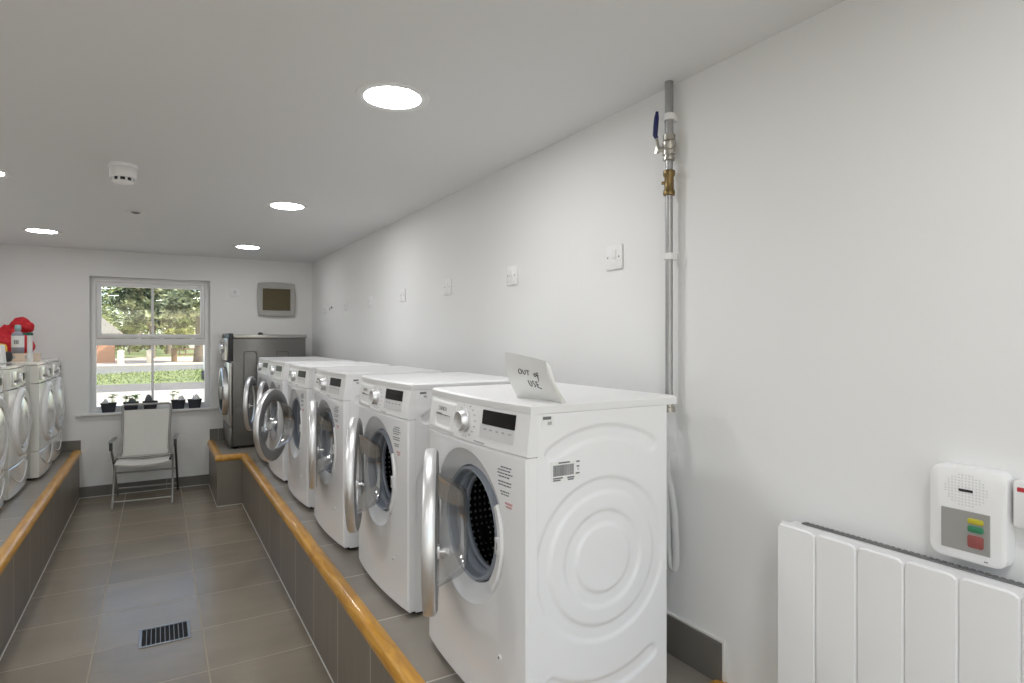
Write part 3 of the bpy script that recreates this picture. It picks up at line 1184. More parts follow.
for sx_ in (-1, 1):
    for y in (0.06, 0.60):
        mb = MB()
        mb.lathe([(0.0, 0.0), (0.025, 0.0), (0.027, 0.004), (0.018, 0.012), (0.012, 0.022)], 20, (sx_ * 0.24, y, 0), 'Z')
        mb.build('foot', M_DARK, t)
mb = MB()
mb.box((-0.02, -0.03, 0.0), (0.02, 0.03, 0.014), 0.004)
mb.box((-0.012, -0.02, 0.012), (0.012, 0.02, 0.020), 0.004)
o = mb.build('soap_dish', M_DARK, loc=(0.815, 5.96, ZP + 1.0262))
tag(o, 'tiny dark object lying on top of the tall steel machine', 'small object')

# ------------------------------------------------------------------ notice on the nearest machine
mb = MB()
zt = ZP + 0.828
ns, nt_ = 22, 10


def notice_pt(s, u):
    # s along the sheet (0 = far end), u up it: it stands on its lower edge, bellied, the near end rolled back
    y = 1.405 - 0.205 * min(s, 0.86) / 0.86 - 0.016 * u * (1 - s)
    x = 0.846 - 0.048 * u - 0.012 * math.sin(PI * u) + 0.010 * math.sin(PI * s)
    if s > 0.86:
        k = (s - 0.86) / 0.14
        y -= 0.010 * math.sin(k * PI / 2) * (0.1 + 0.9 * math.sin(PI * u) ** 0.7)
        x += 0.016 * k
    z = zt + 0.0005 + 0.122 * u * (1 - 0.17 * s) - (0.012 * max(0, s - 0.86) / 0.14 * u)
    return Vector((x, y, z))


G = [[notice_pt(i / ns, j / nt_) for j in range(nt_ + 1)] for i in range(ns + 1)]
bm = mb.bm
V = [[bm.verts.new(p) for p in r_] for r_ in G]
for i in range(ns):
    for j in range(nt_):
        bm.faces.new((V[i][j], V[i + 1][j], V[i + 1][j + 1], V[i][j + 1]))
# tail lying back on the worktop to hold it up
rr = [[(0.846 + 0.010 * math.sin(PI * i / ns) * (1 - q_) + 0.016 * q_, 1.405 - 0.205 * min(i / ns, 0.86) / 0.86, zt + 0.0006 + 0.0006 * q_) for i in range(ns + 1)] for q_ in (0, 0.5, 1)]
mb.rings(rr, False)
bmesh.ops.remove_doubles(bm, verts=bm.verts[:], dist=1e-5)
bmesh.ops.recalc_face_normals(bm, faces=bm.faces[:])
bmesh.ops.solidify(bm, geom=bm.faces[:], thickness=0.0008)
no = mb.build('paper_notice', M_PAPER, ang=60)
tag(no, 'curled white paper notice handwritten out of use, standing on the nearest washing machine', 'notice')


def handwriting(strokes, name, parent):
    mb_ = MB()
    for st in strokes:
        P = []
        for s, u in st:
            p = notice_pt(s, u)
            P.append(p + Vector((-0.0018, 0, 0)))
        mb_.tube(P, 0.0009, 6)
    return mb_.build(name, M_DARK, parent)


def circ(cx, cy, rx, ry, a0=90, a1=450, n=14):
    return [(cx + rx * math.cos(R(a0 + (a1 - a0) * k / n)), cy + ry * math.sin(R(a0 + (a1 - a0) * k / n))) for k in range(n + 1)]


ST = [circ(0.27, 0.62, 0.030, 0.055),                                                    # O
      [(0.325, 0.67), (0.325, 0.60), (0.345, 0.565), (0.37, 0.60), (0.372, 0.67)],       # U
      [(0.39, 0.675), (0.45, 0.665)], [(0.42, 0.67), (0.418, 0.565)],                    # T
      circ(0.565, 0.60, 0.022, 0.04),                                                    # o
      [(0.640, 0.66), (0.615, 0.665), (0.61, 0.62), (0.615, 0.53), (0.605, 0.47)], [(0.59, 0.60), (0.64, 0.60)],   # f
      [(0.38, 0.44), (0.38, 0.34), (0.405, 0.30), (0.43, 0.34), (0.432, 0.44)],          # U
      [(0.495, 0.44), (0.47, 0.445), (0.463, 0.40), (0.49, 0.37), (0.492, 0.315), (0.46, 0.305)],   # S
      [(0.575, 0.435), (0.53, 0.44), (0.532, 0.305), (0.60, 0.285)], [(0.532, 0.375), (0.57, 0.37)]]   # E
handwriting(ST, 'handwriting', no)

# ------------------------------------------------------------------ pipe and valve
px, py = 1.360, 1.350
t = thing('gas_pipe', 'vertical galvanised pipe with blue-handled valve running up the wall to the ceiling', 'pipe', (px, py, 0))
mb = MB()
mb.tube([(0, 0, 2.0), (0, 0, ZC - 0.001)], 0.0132, 20)
mb.tube([(0, 0, 1.19), (0, 0, 2.01)], 0.0113, 20)
mb.build('pipe_run', M_GALV, t)
mb = MB()
mb.lathe([(0.0125, 1.955), (0.018, 1.958), (0.018, 1.966), (0.0155, 1.968), (0.0155, 1.972), (0.020, 1.974), (0.020, 1.986), (0.016, 1.99), (0.021, 2.0), (0.021, 2.012), (0.016, 2.018), (0.019, 2.020), (0.019, 2.036), (0.015, 2.038)], 24, (0, 0, 0), 'Z')
mb.lathe([(0.009, 0.0), (0.009, 0.030), (0.012, 0.030), (0.012, 0.040), (0.0, 0.041)], 16, (0, 0, 0), 'X')
for v in mb.bm.verts:
    if v.co.z < 1.0:
        v.co = Vector((-v.co.x * 0.7, v.co.x * 0.75 + v.co.y * 0.7, 1.994 + v.co.z))
vb = mb.build('valve_body', M_NICK, t)
mb = MB()
mb.tube([(-0.024, 0.020, 1.994), (-0.026, 0.022, 2.012), (-0.030, 0.025, 2.032)], 0.0045, 8)
mb.build('lever_stem', M_NICK, vb)
mb = MB()
mb.tube([(-0.029, 0.024, 2.028), (-0.032, 0.027, 2.038), (-0.031, 0.026, 2.060), (-0.029, 0.024, 2.092), (-0.028, 0.023, 2.110)], [0.006, 0.0078, 0.0080, 0.0076, 0.0045], 12)
mb.build('lever', M_BLUE, vb)
mb = MB()
mb.lathe([(0.0122, 1.848), (0.0175, 1.850), (0.0185, 1.856), (0.0175, 1.863), (0.0145, 1.868), (0.0140, 1.905), (0.0175, 1.910), (0.0185, 1.917), (0.0175, 1.925), (0.0122, 1.928)], 24, (0, 0, 0), 'Z')
mb.tube([(-0.010, 0.008, 1.888), (-0.018, 0.014, 1.888)], 0.005, 10)
un = mb.build('brass_union', M_BRASS, t)
for z, r_ in ((2.084, 0.0148), (1.655, 0.0130)):
    mb = MB()
    mb.lathe([(r_ - 0.001, z - 0.010), (r_ + 0.004, z - 0.010), (r_ + 0.004, z + 0.010), (r_ - 0.001, z + 0.010)], 20, (0, 0, 0), 'Z')
    mb.box((0.008, -0.009, z - 0.009), (XR - px - 0.0005, 0.009, z + 0.009), 0.002)
    mb.build('pipe_clip', M_UPVC, t)
mb = MB()
mb.lathe([(0.0125, 1.175), (0.019, 1.176), (0.019, 1.19), (0.016, 1.192), (0.016, 1.21), (0.0185, 1.212), (0.0185, 1.222), (0.012, 1.224)], 20, (0, 0, 0), 'Z')
mb.build('elbow_fitting', M_NICK, t)
for o_ in (vb, un):
    o_.location.z = -0.006

mb = MB()
pts = [(1.330, 1.355, 1.175), (1.338, 1.345, 1.12), (1.340, 1.338, 0.98), (1.340, 1.334, 0.86), (1.340, 1.332, 0.76), (1.343, 1.325, 0.715), (1.346, 1.318, 0.705), (1.348, 1.312, 0.715), (1.348, 1.310, 0.76), (1.346, 1.316, 0.88), (1.342, 1.345, 0.99), (1.33, 1.40, 1.03), (1.28, 1.47, 1.04)]
from mathutils.geometry import interpolate_bezier
sm = []
for i in range(len(pts) - 1):
    p0 = Vector(pts[max(i - 1, 0)]); p1 = Vector(pts[i]); p2 = Vector(pts[i + 1]); p3 = Vector(pts[min(i + 2, len(pts) - 1)])
    sm += interpolate_bezier(p1, p1 + (p2 - p0) / 6, p2 - (p3 - p1) / 6, p2, 6)[:-1]
sm.append(Vector(pts[-1]))
mb.tube(sm, 0.0115, 12)
o = mb.build('drain_hose', M_HOSE)
tag(o, 'pale grey hose looping down between the nearest machine and the wall', 'hose')


# ------------------------------------------------------------------ wall fittings on the right wall
def spur():
    t_ = thing('fused_spur', 'x', 'wall socket')
    m_ = MB()
    m_.box((-0.009, -0.043, -0.043), (-0.0005, 0.043, 0.043), 0.003)
    m_.build('face_plate', M_PLAS, t_)
    m_ = MB()
    m_.box((-0.012, -0.016, -0.006), (-0.008, 0.010, 0.026), 0.002)
    m_.build('rocker', M_UPVC, t_)
    m_ = MB()
    m_.box((-0.0105, -0.012, -0.030), (-0.008, 0.012, -0.012), 0.001, 1)
    m_.build('fuse_holder', M_UPVC, t_)
    for y in (-0.030, 0.030):
        m_ = MB()
        m_.lathe([(0.0, -0.0025), (0.003, -0.002), (0.0035, 0.001)], 12, (-0.008, y, 0.0), 'X')
        m_.build('screw', M_INK, t_)
    return t_


sp0 = spur()
index_kids(sp0)
SP = [(1.639, 'white wall switch nearest the pipe'), (2.348, 'white wall switch second from the pipe'), (3.048, 'white wall switch third from the pipe'),
      (3.760, 'white wall switch fourth from the pipe'), (4.476, 'white wall switch fifth from the pipe'), (5.155, 'white wall switch sixth from the pipe'),
      (5.910, 'white wall switch on the long wall closest to the far corner')]
for i, (y, lab) in enumerate(SP):
    o = sp0 if i == 0 else copy_tree(sp0)
    o.location = (XR, y, 1.688)
    o['label'] = lab
    o['group'] = 'wall switches above the washing machines'
t = thing('wall_hook', 'tiny dark fixing on the long wall beside the farthest wall switch', 'hook', (XR, 5.64, 1.692))
mb = MB()
mb.lathe([(0.0, -0.010), (0.009, -0.008), (0.011, 0.0)], 14, (0, 0, 0), 'X')
mb.build('rose', M_INK, t)
mb = MB()
mb.tube([(-0.008, 0, 0), (-0.02, 0, -0.004), (-0.022, 0, -0.018), (-0.016, 0, -0.026)], 0.003, 8)
mb.build('hook_arm', M_INK, t)

# panel heater
t = thing('panel_heater', 'white electric panel heater with ribbed front low on the right wall', 'heater', (XR, 0, 0.35))
y_l = [0.936, 0.837, 0.742, 0.646, 0.550, 0.454, 0.358, 0.262]
for k in range(len(y_l) - 1):
    a, b = y_l[k], y_l[k + 1]
    mb = MB()
    us = [0, 0.018, 0.036, 0.06, 0.1, 0.2, 0.35, 0.5, 0.65, 0.8, 0.9, 0.94, 0.964, 0.982, 1.0]
    rr = []
    for z, e in ((0.0, 0.003), (0.003, 0.0), (0.598, 0.0), (0.602, 0.004)):
        ring = []
        for u in us:
            yy = a + (b - a) * u
            ed = min(u, 1 - u) * (a - b)
            hump = 0.005 + 0.003 * (1 - (2 * u - 1) ** 2) - 0.005 * max(0.0, 1 - ed / 0.0035)
            dz = -0.010 * max(0.0, 1 - ed / 0.012) if z > 0.55 else 0.0
            ring.append((-0.080 - hump + e, yy, z + dz))
        ring += [(-0.062, b, z), (-0.062, a, z)]
        rr.append(ring)
    mb.rings(rr, True, True, True)
    mb.build('rib', M_PLAS, t, ang=40)
mb = MB()
mb.box((-0.064, 0.262, 0.004), (-0.018, 0.930, 0.597), 0.003)
mb.build('casing', M_PLAS, t)
mb = MB()
mb.box((-0.034, 0.430, 0.5965), (-0.020, 0.905, 0.6005), 0.001, 1)
for k in range(38):
    y = 0.436 + k * 0.0123
    mb.box((-0.033, y, 0.6000), (-0.021, y + 0.007, 0.6020))
mb.build('top_grille', pbr('grey_grille', (0.16, 0.16, 0.16), 0.5, noise_amt=0.05), t)
for y in (0.36, 0.83):
    mb = MB()
    mb.box((-0.019, y - 0.02, 0.30), (-0.0005, y + 0.02, 0.46), 0.002)
    mb.build('wall_bracket', M_CHROMED, t)

# alarm call unit (local: x out of the wall is -x)
t = thing('alarm_call_unit', 'white rounded intercom with speaker grille and coloured buttons above the heater', 'intercom', (XR, 0.5565, 1.058))
mb = MB()
o1 = rrect(0.130, 0.182, 0.020, 6)
o2 = rrect(0.128, 0.180, 0.020, 6)
o3 = rrect(0.116, 0.168, 0.016, 6)
mb.rings([[(-0.0005, y, z) for y, z in o1], [(-0.026, y, z) for y, z in o1], [(-0.033, y, z) for y, z in o2], [(-0.037, y, z) for y, z in o3]], True, True, True)
mb.build('housing', M_PLAS, t)
mb = MB()
for i in range(13):
    for j in range(11):
        y, z = (i - 6) * 0.0058, (j - 5) * 0.0058
        if (y / 0.036) ** 2 + (z / 0.031) ** 2 <= 1.0 and not (abs(z) < 0.004 and abs(y) < 0.015):
            mb.lathe([(0.0, -0.0006), (0.0015, -0.0005), (0.0016, 0.0003)], 6, (-0.0372, y, z + 0.0475), 'X')
mb.build('speaker_grille', M_LGREY, t)
mb = MB()
mb.box((-0.0385, -0.012, 0.0445), (-0.0368, 0.012, 0.0495), 0.0005, 1)
mb.build('microphone_slot', M_DARK, t)
mb = MB()
mb.box((-0.0385, -0.040, -0.071), (-0.0368, 0.042, 0.008), 0.0006, 1)
bp_ = mb.build('button_plate', pbr('grey_plate', (0.36, 0.36, 0.345), 0.4, 0.3, noise_amt=0.03), t)
for nm, z0, z1, col in (('yellow_button', -0.014, -0.004, (0.52, 0.46, 0.03)), ('green_button', -0.030, -0.018, (0.03, 0.20, 0.10)), ('red_button', -0.060, -0.036, (0.28, 0.075, 0.07))):
    mb = MB()
    o1 = rrect(0.026, z1 - z0, min(0.004, (z1 - z0) / 2.2), 4, -0.017, (z0 + z1) / 2)
    o2 = rrect(0.024, z1 - z0 - 0.002, min(0.0035, (z1 - z0) / 2.6), 4, -0.017, (z0 + z1) / 2)
    mb.rings([[(-0.038, y, z) for y, z in o1], [(-0.0405, y, z) for y, z in o1], [(-0.0412, y, z) for y, z in o2]], True, False, True)
    mb.build(nm, pbr(nm, col, 0.4, noise_amt=0.05), bp_)
mb = MB()
mb.box((-0.0375, -0.036, -0.083), (-0.0366, -0.030, -0.081))
mb.build('status_mark', M_INK, t)

t = thing('key_switch', 'white emergency key switch with red label, cut by the right edge of the photo', 'switch', (XR, 0.442, 1.096))
mb = MB()
mb.box((-0.030, -0.043, -0.043), (-0.0005, 0.043, 0.043), 0.004)
mb.build('switch_box', M_PLAS, t)
mb = MB()
mb.box((-0.0312, -0.036, 0.024), (-0.0298, 0.036, 0.032), 0.001, 1)
mb.build('red_label', pbr('red_label', (0.52, 0.04, 0.05), 0.45, noise_amt=0.05), t)
mb = MB()
mb.lathe([(0.013, 0.002), (0.013, -0.006), (0.010, -0.008), (0.0, -0.008)], 28, (-0.030, 0.005, -0.002), 'X')
mb.box((-0.0392, 0.003, -0.009), (-0.0375, 0.007, 0.005), mi=1)
mb.build('lock_barrel', [M_CHROMED, M_DARK], t)
for z in (0.038, -0.030):
    mb = MB()
    mb.lathe([(0.0, -0.0015), (0.004, -0.001), (0.0042, 0.001)], 14, (-0.0302, 0.010, z), 'X')
    mb.build('screw', M_INK, t)

# ------------------------------------------------------------------ end wall fittings
t = thing('extractor_fan', 'grey square wall fan with olive brown louvre on the end wall above the steel machine', 'extractor fan', (1.036, YB, 1.798))
def bulge(w_, h_, b_, n=10):
    out = []
    for k in range(4 * n):
        s, f = divmod(k, n)
        u = -1 + 2 * f / n
        g_ = b_ * (1 - u * u)
        out.append([(w_ / 2 + g_, u * h_ / 2), (-u * w_ / 2, h_ / 2 + g_), (-w_ / 2 - g_, -u * h_ / 2), (u * w_ / 2, -h_ / 2 - g_)][s])
    return out
mb = MB()
mb.rings([[(x, -0.0005, z) for x, z in bulge(0.345, 0.325, 0.012)], [(x, -0.030, z) for x, z in bulge(0.345, 0.325, 0.012)], [(x, -0.040, z) for x, z in bulge(0.325, 0.305, 0.010)],
          [(x, -0.036, z) for x, z in bulge(0.268, 0.222, 0.0)], [(x, -0.024, z) for x, z in bulge(0.262, 0.216, 0.0)]], True, True, True)
mb.build('cover', M_FANF, t)
mb = MB()
mb.box((-0.130, -0.030, -0.107), (0.130, -0.0245, 0.107))
for k in range(13):
    x = -0.126 + k * 0.0205
    mb.box((x - 0.006, -0.034, -0.106), (x + 0.010, -0.026, 0.106), 0.001, 1)
mb.build('louvre', M_OLIVE, t)
t = thing('wall_switch', 'white switch on the end wall between the window and the fan', 'wall switch', (0.652, YB, 1.861))
mb = MB()
mb.box((-0.043, -0.010, -0.040), (0.043, -0.0005, 0.040), 0.003)
mb.build('face_plate', M_PLAS, t)
mb = MB()
mb.box((-0.014, -0.014, -0.016), (0.014, -0.009, 0.016), 0.002)
mb.build('rocker', M_LGREY, t)

# ------------------------------------------------------------------ drain in the floor
t = thing('floor_drain', 'metal floor drain with dark slots set in the tiles', 'drain', (0.0285, 3.285, 0))
mb = MB()
w_, d_ = 0.21, 0.20
for lo, hi in (((-w_ / 2, -d_ / 2, 0.0005), (w_ / 2, -d_ / 2 + 0.010, 0.006)), ((-w_ / 2, d_ / 2 - 0.010, 0.0005), (w_ / 2, d_ / 2, 0.006)),
               ((-w_ / 2, -d_ / 2 + 0.01, 0.0005), (-w_ / 2 + 0.012, d_ / 2 - 0.01, 0.006)), ((w_ / 2 - 0.012, -d_ / 2 + 0.01, 0.0005), (w_ / 2, d_ / 2 - 0.01, 0.006))):
    mb.box(lo, hi, 0.001, 1)
mb.build('rim', M_GALV, t)
mb = MB()
for k in range(10):
    x = -0.0935 + (k + 0.5) * 0.187 / 10 + 0.0093
    if k < 9:
        mb.box((x - 0.0017, -d_ / 2 + 0.010, 0.002), (x + 0.0017, d_ / 2 - 0.010, 0.0052), 0.0006, 1)
mb.build('grate_bars', M_GALV, t)
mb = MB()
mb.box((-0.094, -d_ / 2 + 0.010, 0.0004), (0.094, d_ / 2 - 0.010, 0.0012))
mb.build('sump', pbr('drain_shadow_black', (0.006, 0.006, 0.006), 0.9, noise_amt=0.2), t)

# ------------------------------------------------------------------ folding chair
t = thing('folding_chair', 'grey metal folding chair with white fabric seat and back under the window', 'chair', (-0.094, 6.13, 0), R(-4))
for s in (-1, 1):
    mb = MB()
    x = s * 0.215
    mb.tube([(x, -0.25, 0.004), (x, -0.10, 0.26), (x * 0.97, -0.025, 0.39), (x * 0.82, 0.0, 0.43), (x * 0.84, 0.12, 0.69), (x * 0.865, 0.165, 0.792)], 0.0095, 12)
    mb.build('side_frame', M_FRAME, t)
    mb = MB()
    x2 = s * 0.234
    mb.tube([(x2, 0.255, 0.004), (x2, 0.08, 0.25), (x2, -0.135, 0.49), (x2, -0.160, 0.532)], 0.009, 12)
    mb.build('leg', M_ARM if s > 0 else M_FRAME, t)
    mb = MB()
    mb.box((x2 - 0.016, -0.185, 0.536), (x2 + 0.016, 0.105, 0.549), 0.006)
    ar = mb.build('armrest', M_FRAME, t)
    mb = MB()
    mb.box((x2 - 0.011, -0.175, 0.470), (x2 + 0.011, -0.130, 0.5365), 0.005)
    mb.build('arm_bracket', M_ARM, ar)
mb = MB()
mb.tube([(-0.186, 0.165, 0.786), (-0.184, 0.170, 0.808), (-0.166, 0.172, 0.818), (0.166, 0.172, 0.818), (0.184, 0.170, 0.808), (0.186, 0.165, 0.786)], 0.0095, 12)
mb.build('top_rail', M_FRAME, t)
# back and seat slings, with thickness and sag
def sling(rows, half, th, name, sag, taper=0.0):
    b_ = MB()
    nx = 14
    fr = []
    for ri, (y, z) in enumerate(rows):
        hf = half * (1 + taper * ri / (len(rows) - 1))
        fr.append([(-hf + 2 * hf * k / nx, y + sag[0] * (1 - (2 * k / nx - 1) ** 2), z + sag[1] * (1 - (2 * k / nx - 1) ** 2)) for k in range(nx + 1)])
    b_.rings(fr, False)
    bmesh.ops.recalc_face_normals(b_.bm, faces=b_.bm.faces[:])
    bmesh.ops.solidify(b_.bm, geom=b_.bm.faces[:], thickness=th)
    return b_.build(name, M_FABRIC, t, ang=60)
sling([(-0.022, 0.368), (0.0, 0.42), (0.045, 0.50), (0.085, 0.60), (0.125, 0.70), (0.156, 0.770)], 0.170, 0.006, 'backrest', (0.012, 0), 0.07)
sling([(-0.262, 0.358), (-0.268, 0.372), (-0.250, 0.383), (-0.15, 0.386), (-0.05, 0.380), (0.03, 0.372)], 0.195, 0.006, 'seat', (0, -0.020))
for s in (-1, 1):
    mb = MB()
    mb.tube([(s * 0.200, -0.255, 0.384), (s * 0.200, 0.045, 0.378)], 0.009, 10)
    mb.build('seat_rail', M_ARM, t)
for nm, p0, p1, r_ in (('stretcher', (-0.21, -0.222, 0.055), (0.21, -0.222, 0.055), 0.007), ('stretcher', (-0.235, 0.205, 0.075), (0.235, 0.205, 0.075), 0.007),
                       ('cross_rail', (-0.20, -0.034, 0.388), (0.20, -0.034, 0.388), 0.011), ('cross_rail', (-0.23, 0.095, 0.235), (0.23, 0.095, 0.235), 0.008)):
    mb = MB()
    mb.tube([p0, p1], r_, 10)
    mb.build(nm, M_FRAME, t)


# ------------------------------------------------------------------ baskets on the windowsill
ZS = WZ0 + 0.0205


def basket():
    t_ = thing('basket', 'x', 'basket')
    m_ = MB()
    a, b = rrect(0.094, 0.060, 0.012, 4), rrect(0.118, 0.082, 0.016, 4)
    a2, b2 = rrect(0.088, 0.054, 0.010, 4), rrect(0.112, 0.076, 0.014, 4)
    m_.rings([[(x, y, 0.003) for x, y in a2], [(x, y, 0.0) for x, y in a], [(x, y, 0.078) for x, y in b], [(x, y, 0.078) for x, y in b2], [(x, y, 0.004) for x, y in a2]], True, False, True)
    m_.build('tub', pbr('dark_basket', (0.030, 0.032, 0.045), 0.45, noise_amt=0.35, noise_scale=90), t_)
    m_ = MB()
    c, d2 = rrect(0.124, 0.088, 0.018, 4), rrect(0.112, 0.076, 0.014, 4)
    m_.rings([[(x, y, 0.074) for x, y in c], [(x, y, 0.084) for x, y in c], [(x, y, 0.084) for x, y in d2], [(x, y, 0.074) for x, y in d2], [(x, y, 0.074) for x, y in c]], True)
    m_.build('rim', M_DARK, t_)
    return t_


bk0 = basket()
index_kids(bk0)
BX = [(-0.383, 'dark basket at the left end of the windowsill holding a seedling and white bag'),
      (-0.212, 'dark basket second from the left on the sill, behind the chair back'),
      (-0.062, 'dark basket in the middle of the windowsill behind the chair'),
      (0.165, 'dark basket second from the right on the windowsill, with a seedling'),
      (0.303, 'dark basket at the right end of the windowsill with no plant')]
for i, (x, lab) in enumerate(BX):
    o = bk0 if i == 0 else copy_tree(bk0)
    o.location = (x, YB + 0.024, ZS)
    o['label'] = lab
    o['group'] = 'dark baskets on the windowsill'


def seedling(x, y, seed, label, hgt=0.075, n=5, spread=0.04):
    rg = random.Random(seed)
    t_ = thing('seedling', label, 'plant', (x, y, ZS + 0.040), 0, 'seedlings on the windowsill')
    st, lf = MB(), MB()
    for k in range(n):
        a = rg.uniform(0, 2 * PI)
        q_ = rg.uniform(0.2, 1) * spread
        top = Vector((q_ * math.cos(a), q_ * math.sin(a) * 0.5, hgt * rg.uniform(0.6, 1.05) + 0.03))
        st.tube([(0.3 * top.x, 0.3 * top.y, 0), (0.7 * top.x, 0.7 * top.y, top.z * 0.6), top], 0.0014, 6)
        for j in range(4):
            b_ = a + j * PI / 2 + rg.uniform(-0.4, 0.4)
            dv = Vector((math.cos(b_), math.sin(b_), rg.uniform(-0.1, 0.4)))
            sd_ = Vector((-dv.y, dv.x, 0)).normalized()
            l_ = rg.uniform(0.024, 0.036)
            P = [top, top + dv * l_ * 0.4 + sd_ * l_ * 0.36, top + dv * l_ * 0.8 + sd_ * l_ * 0.26, top + dv * l_, top + dv * l_ * 0.8 - sd_ * l_ * 0.26, top + dv * l_ * 0.4 - sd_ * l_ * 0.36]
            n_up = Vector((0, 0, 0.0009))
            lf.rings([[p + n_up for p in P], [p - n_up for p in P]], True, True, True)
    st.build('stem', M_SEED, t_)
    lf.build('leaves', M_SEED, t_, ang=0)


seedling(-0.352, YB + 0.024, 1, 'green seedling rising from the leftmost basket on the sill', 0.085, 6, 0.035)
seedling(-0.252, YB + 0.020, 2, 'green seedling spreading left in the second basket from the left', 0.070, 7, 0.030)
seedling(-0.176, YB + 0.038, 3, 'green seedling spreading right in the second basket from the left', 0.070, 6, 0.030)
seedling(0.130, YB + 0.024, 4, 'green seedling in the basket second from the right on the sill', 0.085, 6, 0.035)


def lump(name, c, s, seed, mat, label, cat, amp=0.25, fr=18, group=None):
    m_ = MB()
    m_.sphere((0, 0, 0), 1.0, (1, 1, 1), 3)
    off = Vector((seed * 3.1, seed * 1.7, 0))
    m_.xf(lambda v: Vector((v.x * s[0], v.y * s[1], max(v.z, -0.75) * s[2])) * (1 + amp * noise.noise(v * fr / 10 + off)))
    zmin = min(v.co.z for v in m_.bm.verts)
    m_.xf(lambda v: (v.x, v.y, v.z - zmin))
    o_ = m_.build(name, mat, ang=80, loc=c)
    tag(o_, label, cat, group)
    return o_


lump('polythene_bag', (-0.408, YB + 0.022, ZS + 0.0045), (0.024, 0.022, 0.060), 1, M_BAG, 'white polythene bag poking out of the leftmost basket', 'bag', 0.35, 22)
lump('polythene_bag', (-0.250, YB + 0.045, ZS + 0.0045), (0.014, 0.014, 0.045), 5, M_BAG, 'white polythene scrap in the second basket from the left', 'bag', 0.35, 22)
lump('stone', (-0.206, YB + 0.012, ZS + 0.0045), (0.030, 0.022, 0.064), 2, M_STONE, 'dark rounded stone in the second basket from the left on the sill', 'stone', 0.12, 10)
lump('stone', (-0.075, YB + 0.024, ZS + 0.0045), (0.032, 0.026, 0.080), 3, M_STONE, 'grey rounded stone in the middle basket on the sill', 'stone', 0.12, 10)
lump('polythene_bag', (0.193, YB + 0.026, ZS + 0.0045), (0.032, 0.024, 0.062), 4, M_BAG, 'white polythene bag in the basket second from the right', 'bag', 0.35, 22)
lump('polythene_bag', (0.320, YB + 0.026, ZS + 0.0045), (0.034, 0.024, 0.062), 6, M_BAG, 'white polythene bag in the rightmost basket on the sill', 'bag', 0.35, 22)
mb = MB()
mb.box((-0.013, -0.001, 0.0), (0.013, 0.001, 0.125), 0.0008, 1)
mb.xf(lambda v: (v.x + v.z * 0.18 - (0.010 * (v.z > 0.12) * (1 if v.x > 0 else -1)), v.y + 0.004 * math.sin(v.z * 25), v.z))
o = mb.build('plant_label', pbr('lilac_plastic', (0.62, 0.62, 0.74), 0.35, noise_amt=0.05), loc=(0.272, YB + 0.004, ZS + 0.005))
tag(o, 'pale lilac plastic plant label standing in the rightmost basket', 'plant label')

# ------------------------------------------------------------------ things on the curved-front machines
ZT = ZP + 0.8222
m_ = MB()
for c_, r_, q_ in (((-0.05, 0.0, 0.105), 0.115, (1.1, 1.0, 0.95)), ((0.065, -0.02, 0.10), 0.085, (1.0, 0.9, 1.1)), ((-0.16, 0.02, 0.11), 0.11, (1, 1, 1)),
                   ((0.055, 0.0, 0.262), 0.072, (1.0, 1.0, 0.88)), ((0.02, 0.01, 0.20), 0.075, (1, 1, 1)), ((0.095, -0.01, 0.245), 0.05, (1, 1, 1)), ((-0.03, 0.0, 0.215), 0.05, (1, 1, 1))):
    m_.sphere(c_, r_, q_, 3)
m_.xf(lambda v: (v.x, v.y, max(v.z, 0.0)))
o = m_.build('laundry_bag', M_RED, ang=80, loc=(-0.985, 6.03, ZT + 0.010))
mod = o.modifiers.new('merge', 'REMESH')
mod.mode = 'VOXEL'
mod.voxel_size = 0.006
mod.use_smooth_shade = True
tx = bpy.data.textures.new('creases', 'CLOUDS')
tx.noise_scale = 0.04
tx.noise_depth = 3
md = o.modifiers.new('creases', 'DISPLACE')
md.texture = tx
md.strength = 0.026
md.mid_level = 0.62
tag(o, 'crumpled bright red cloth bundle on top of the left-hand machines', 'cloth bag')

t = thing('cardboard_tray', 'shallow pale cardboard tray on the machine, holding the grey bottle', 'tray', (-0.885, 5.755, ZT + 0.0005))
mb = MB()
hx, hy, hz = 0.112, 0.060, 0.055
for lo, hi in (((-hx, -hy, 0), (hx, -hy + 0.004, hz)), ((-hx, hy - 0.004, 0), (hx, hy, hz)), ((-hx, -hy + 0.004, 0), (-hx + 0.004, hy - 0.004, hz)), ((hx - 0.004, -hy + 0.004, 0), (hx, hy - 0.004, hz)), ((-hx + .004, -hy + .004, 0), (hx - .004, hy - .004, 0.004))):
    mb.box(lo, hi, 0.0008, 1)
mb.build('tray_shell', M_WOODBOX, t)
mb = MB()
for x_ in (-0.085, -0.062, -0.040, 0.03, 0.052):
    mb.box((x_, -hy - 0.0006, 0.016), (x_ + 0.014, -hy + 0.001, 0.038))
mb.build('tray_print', M_INKL, t, ang=0)

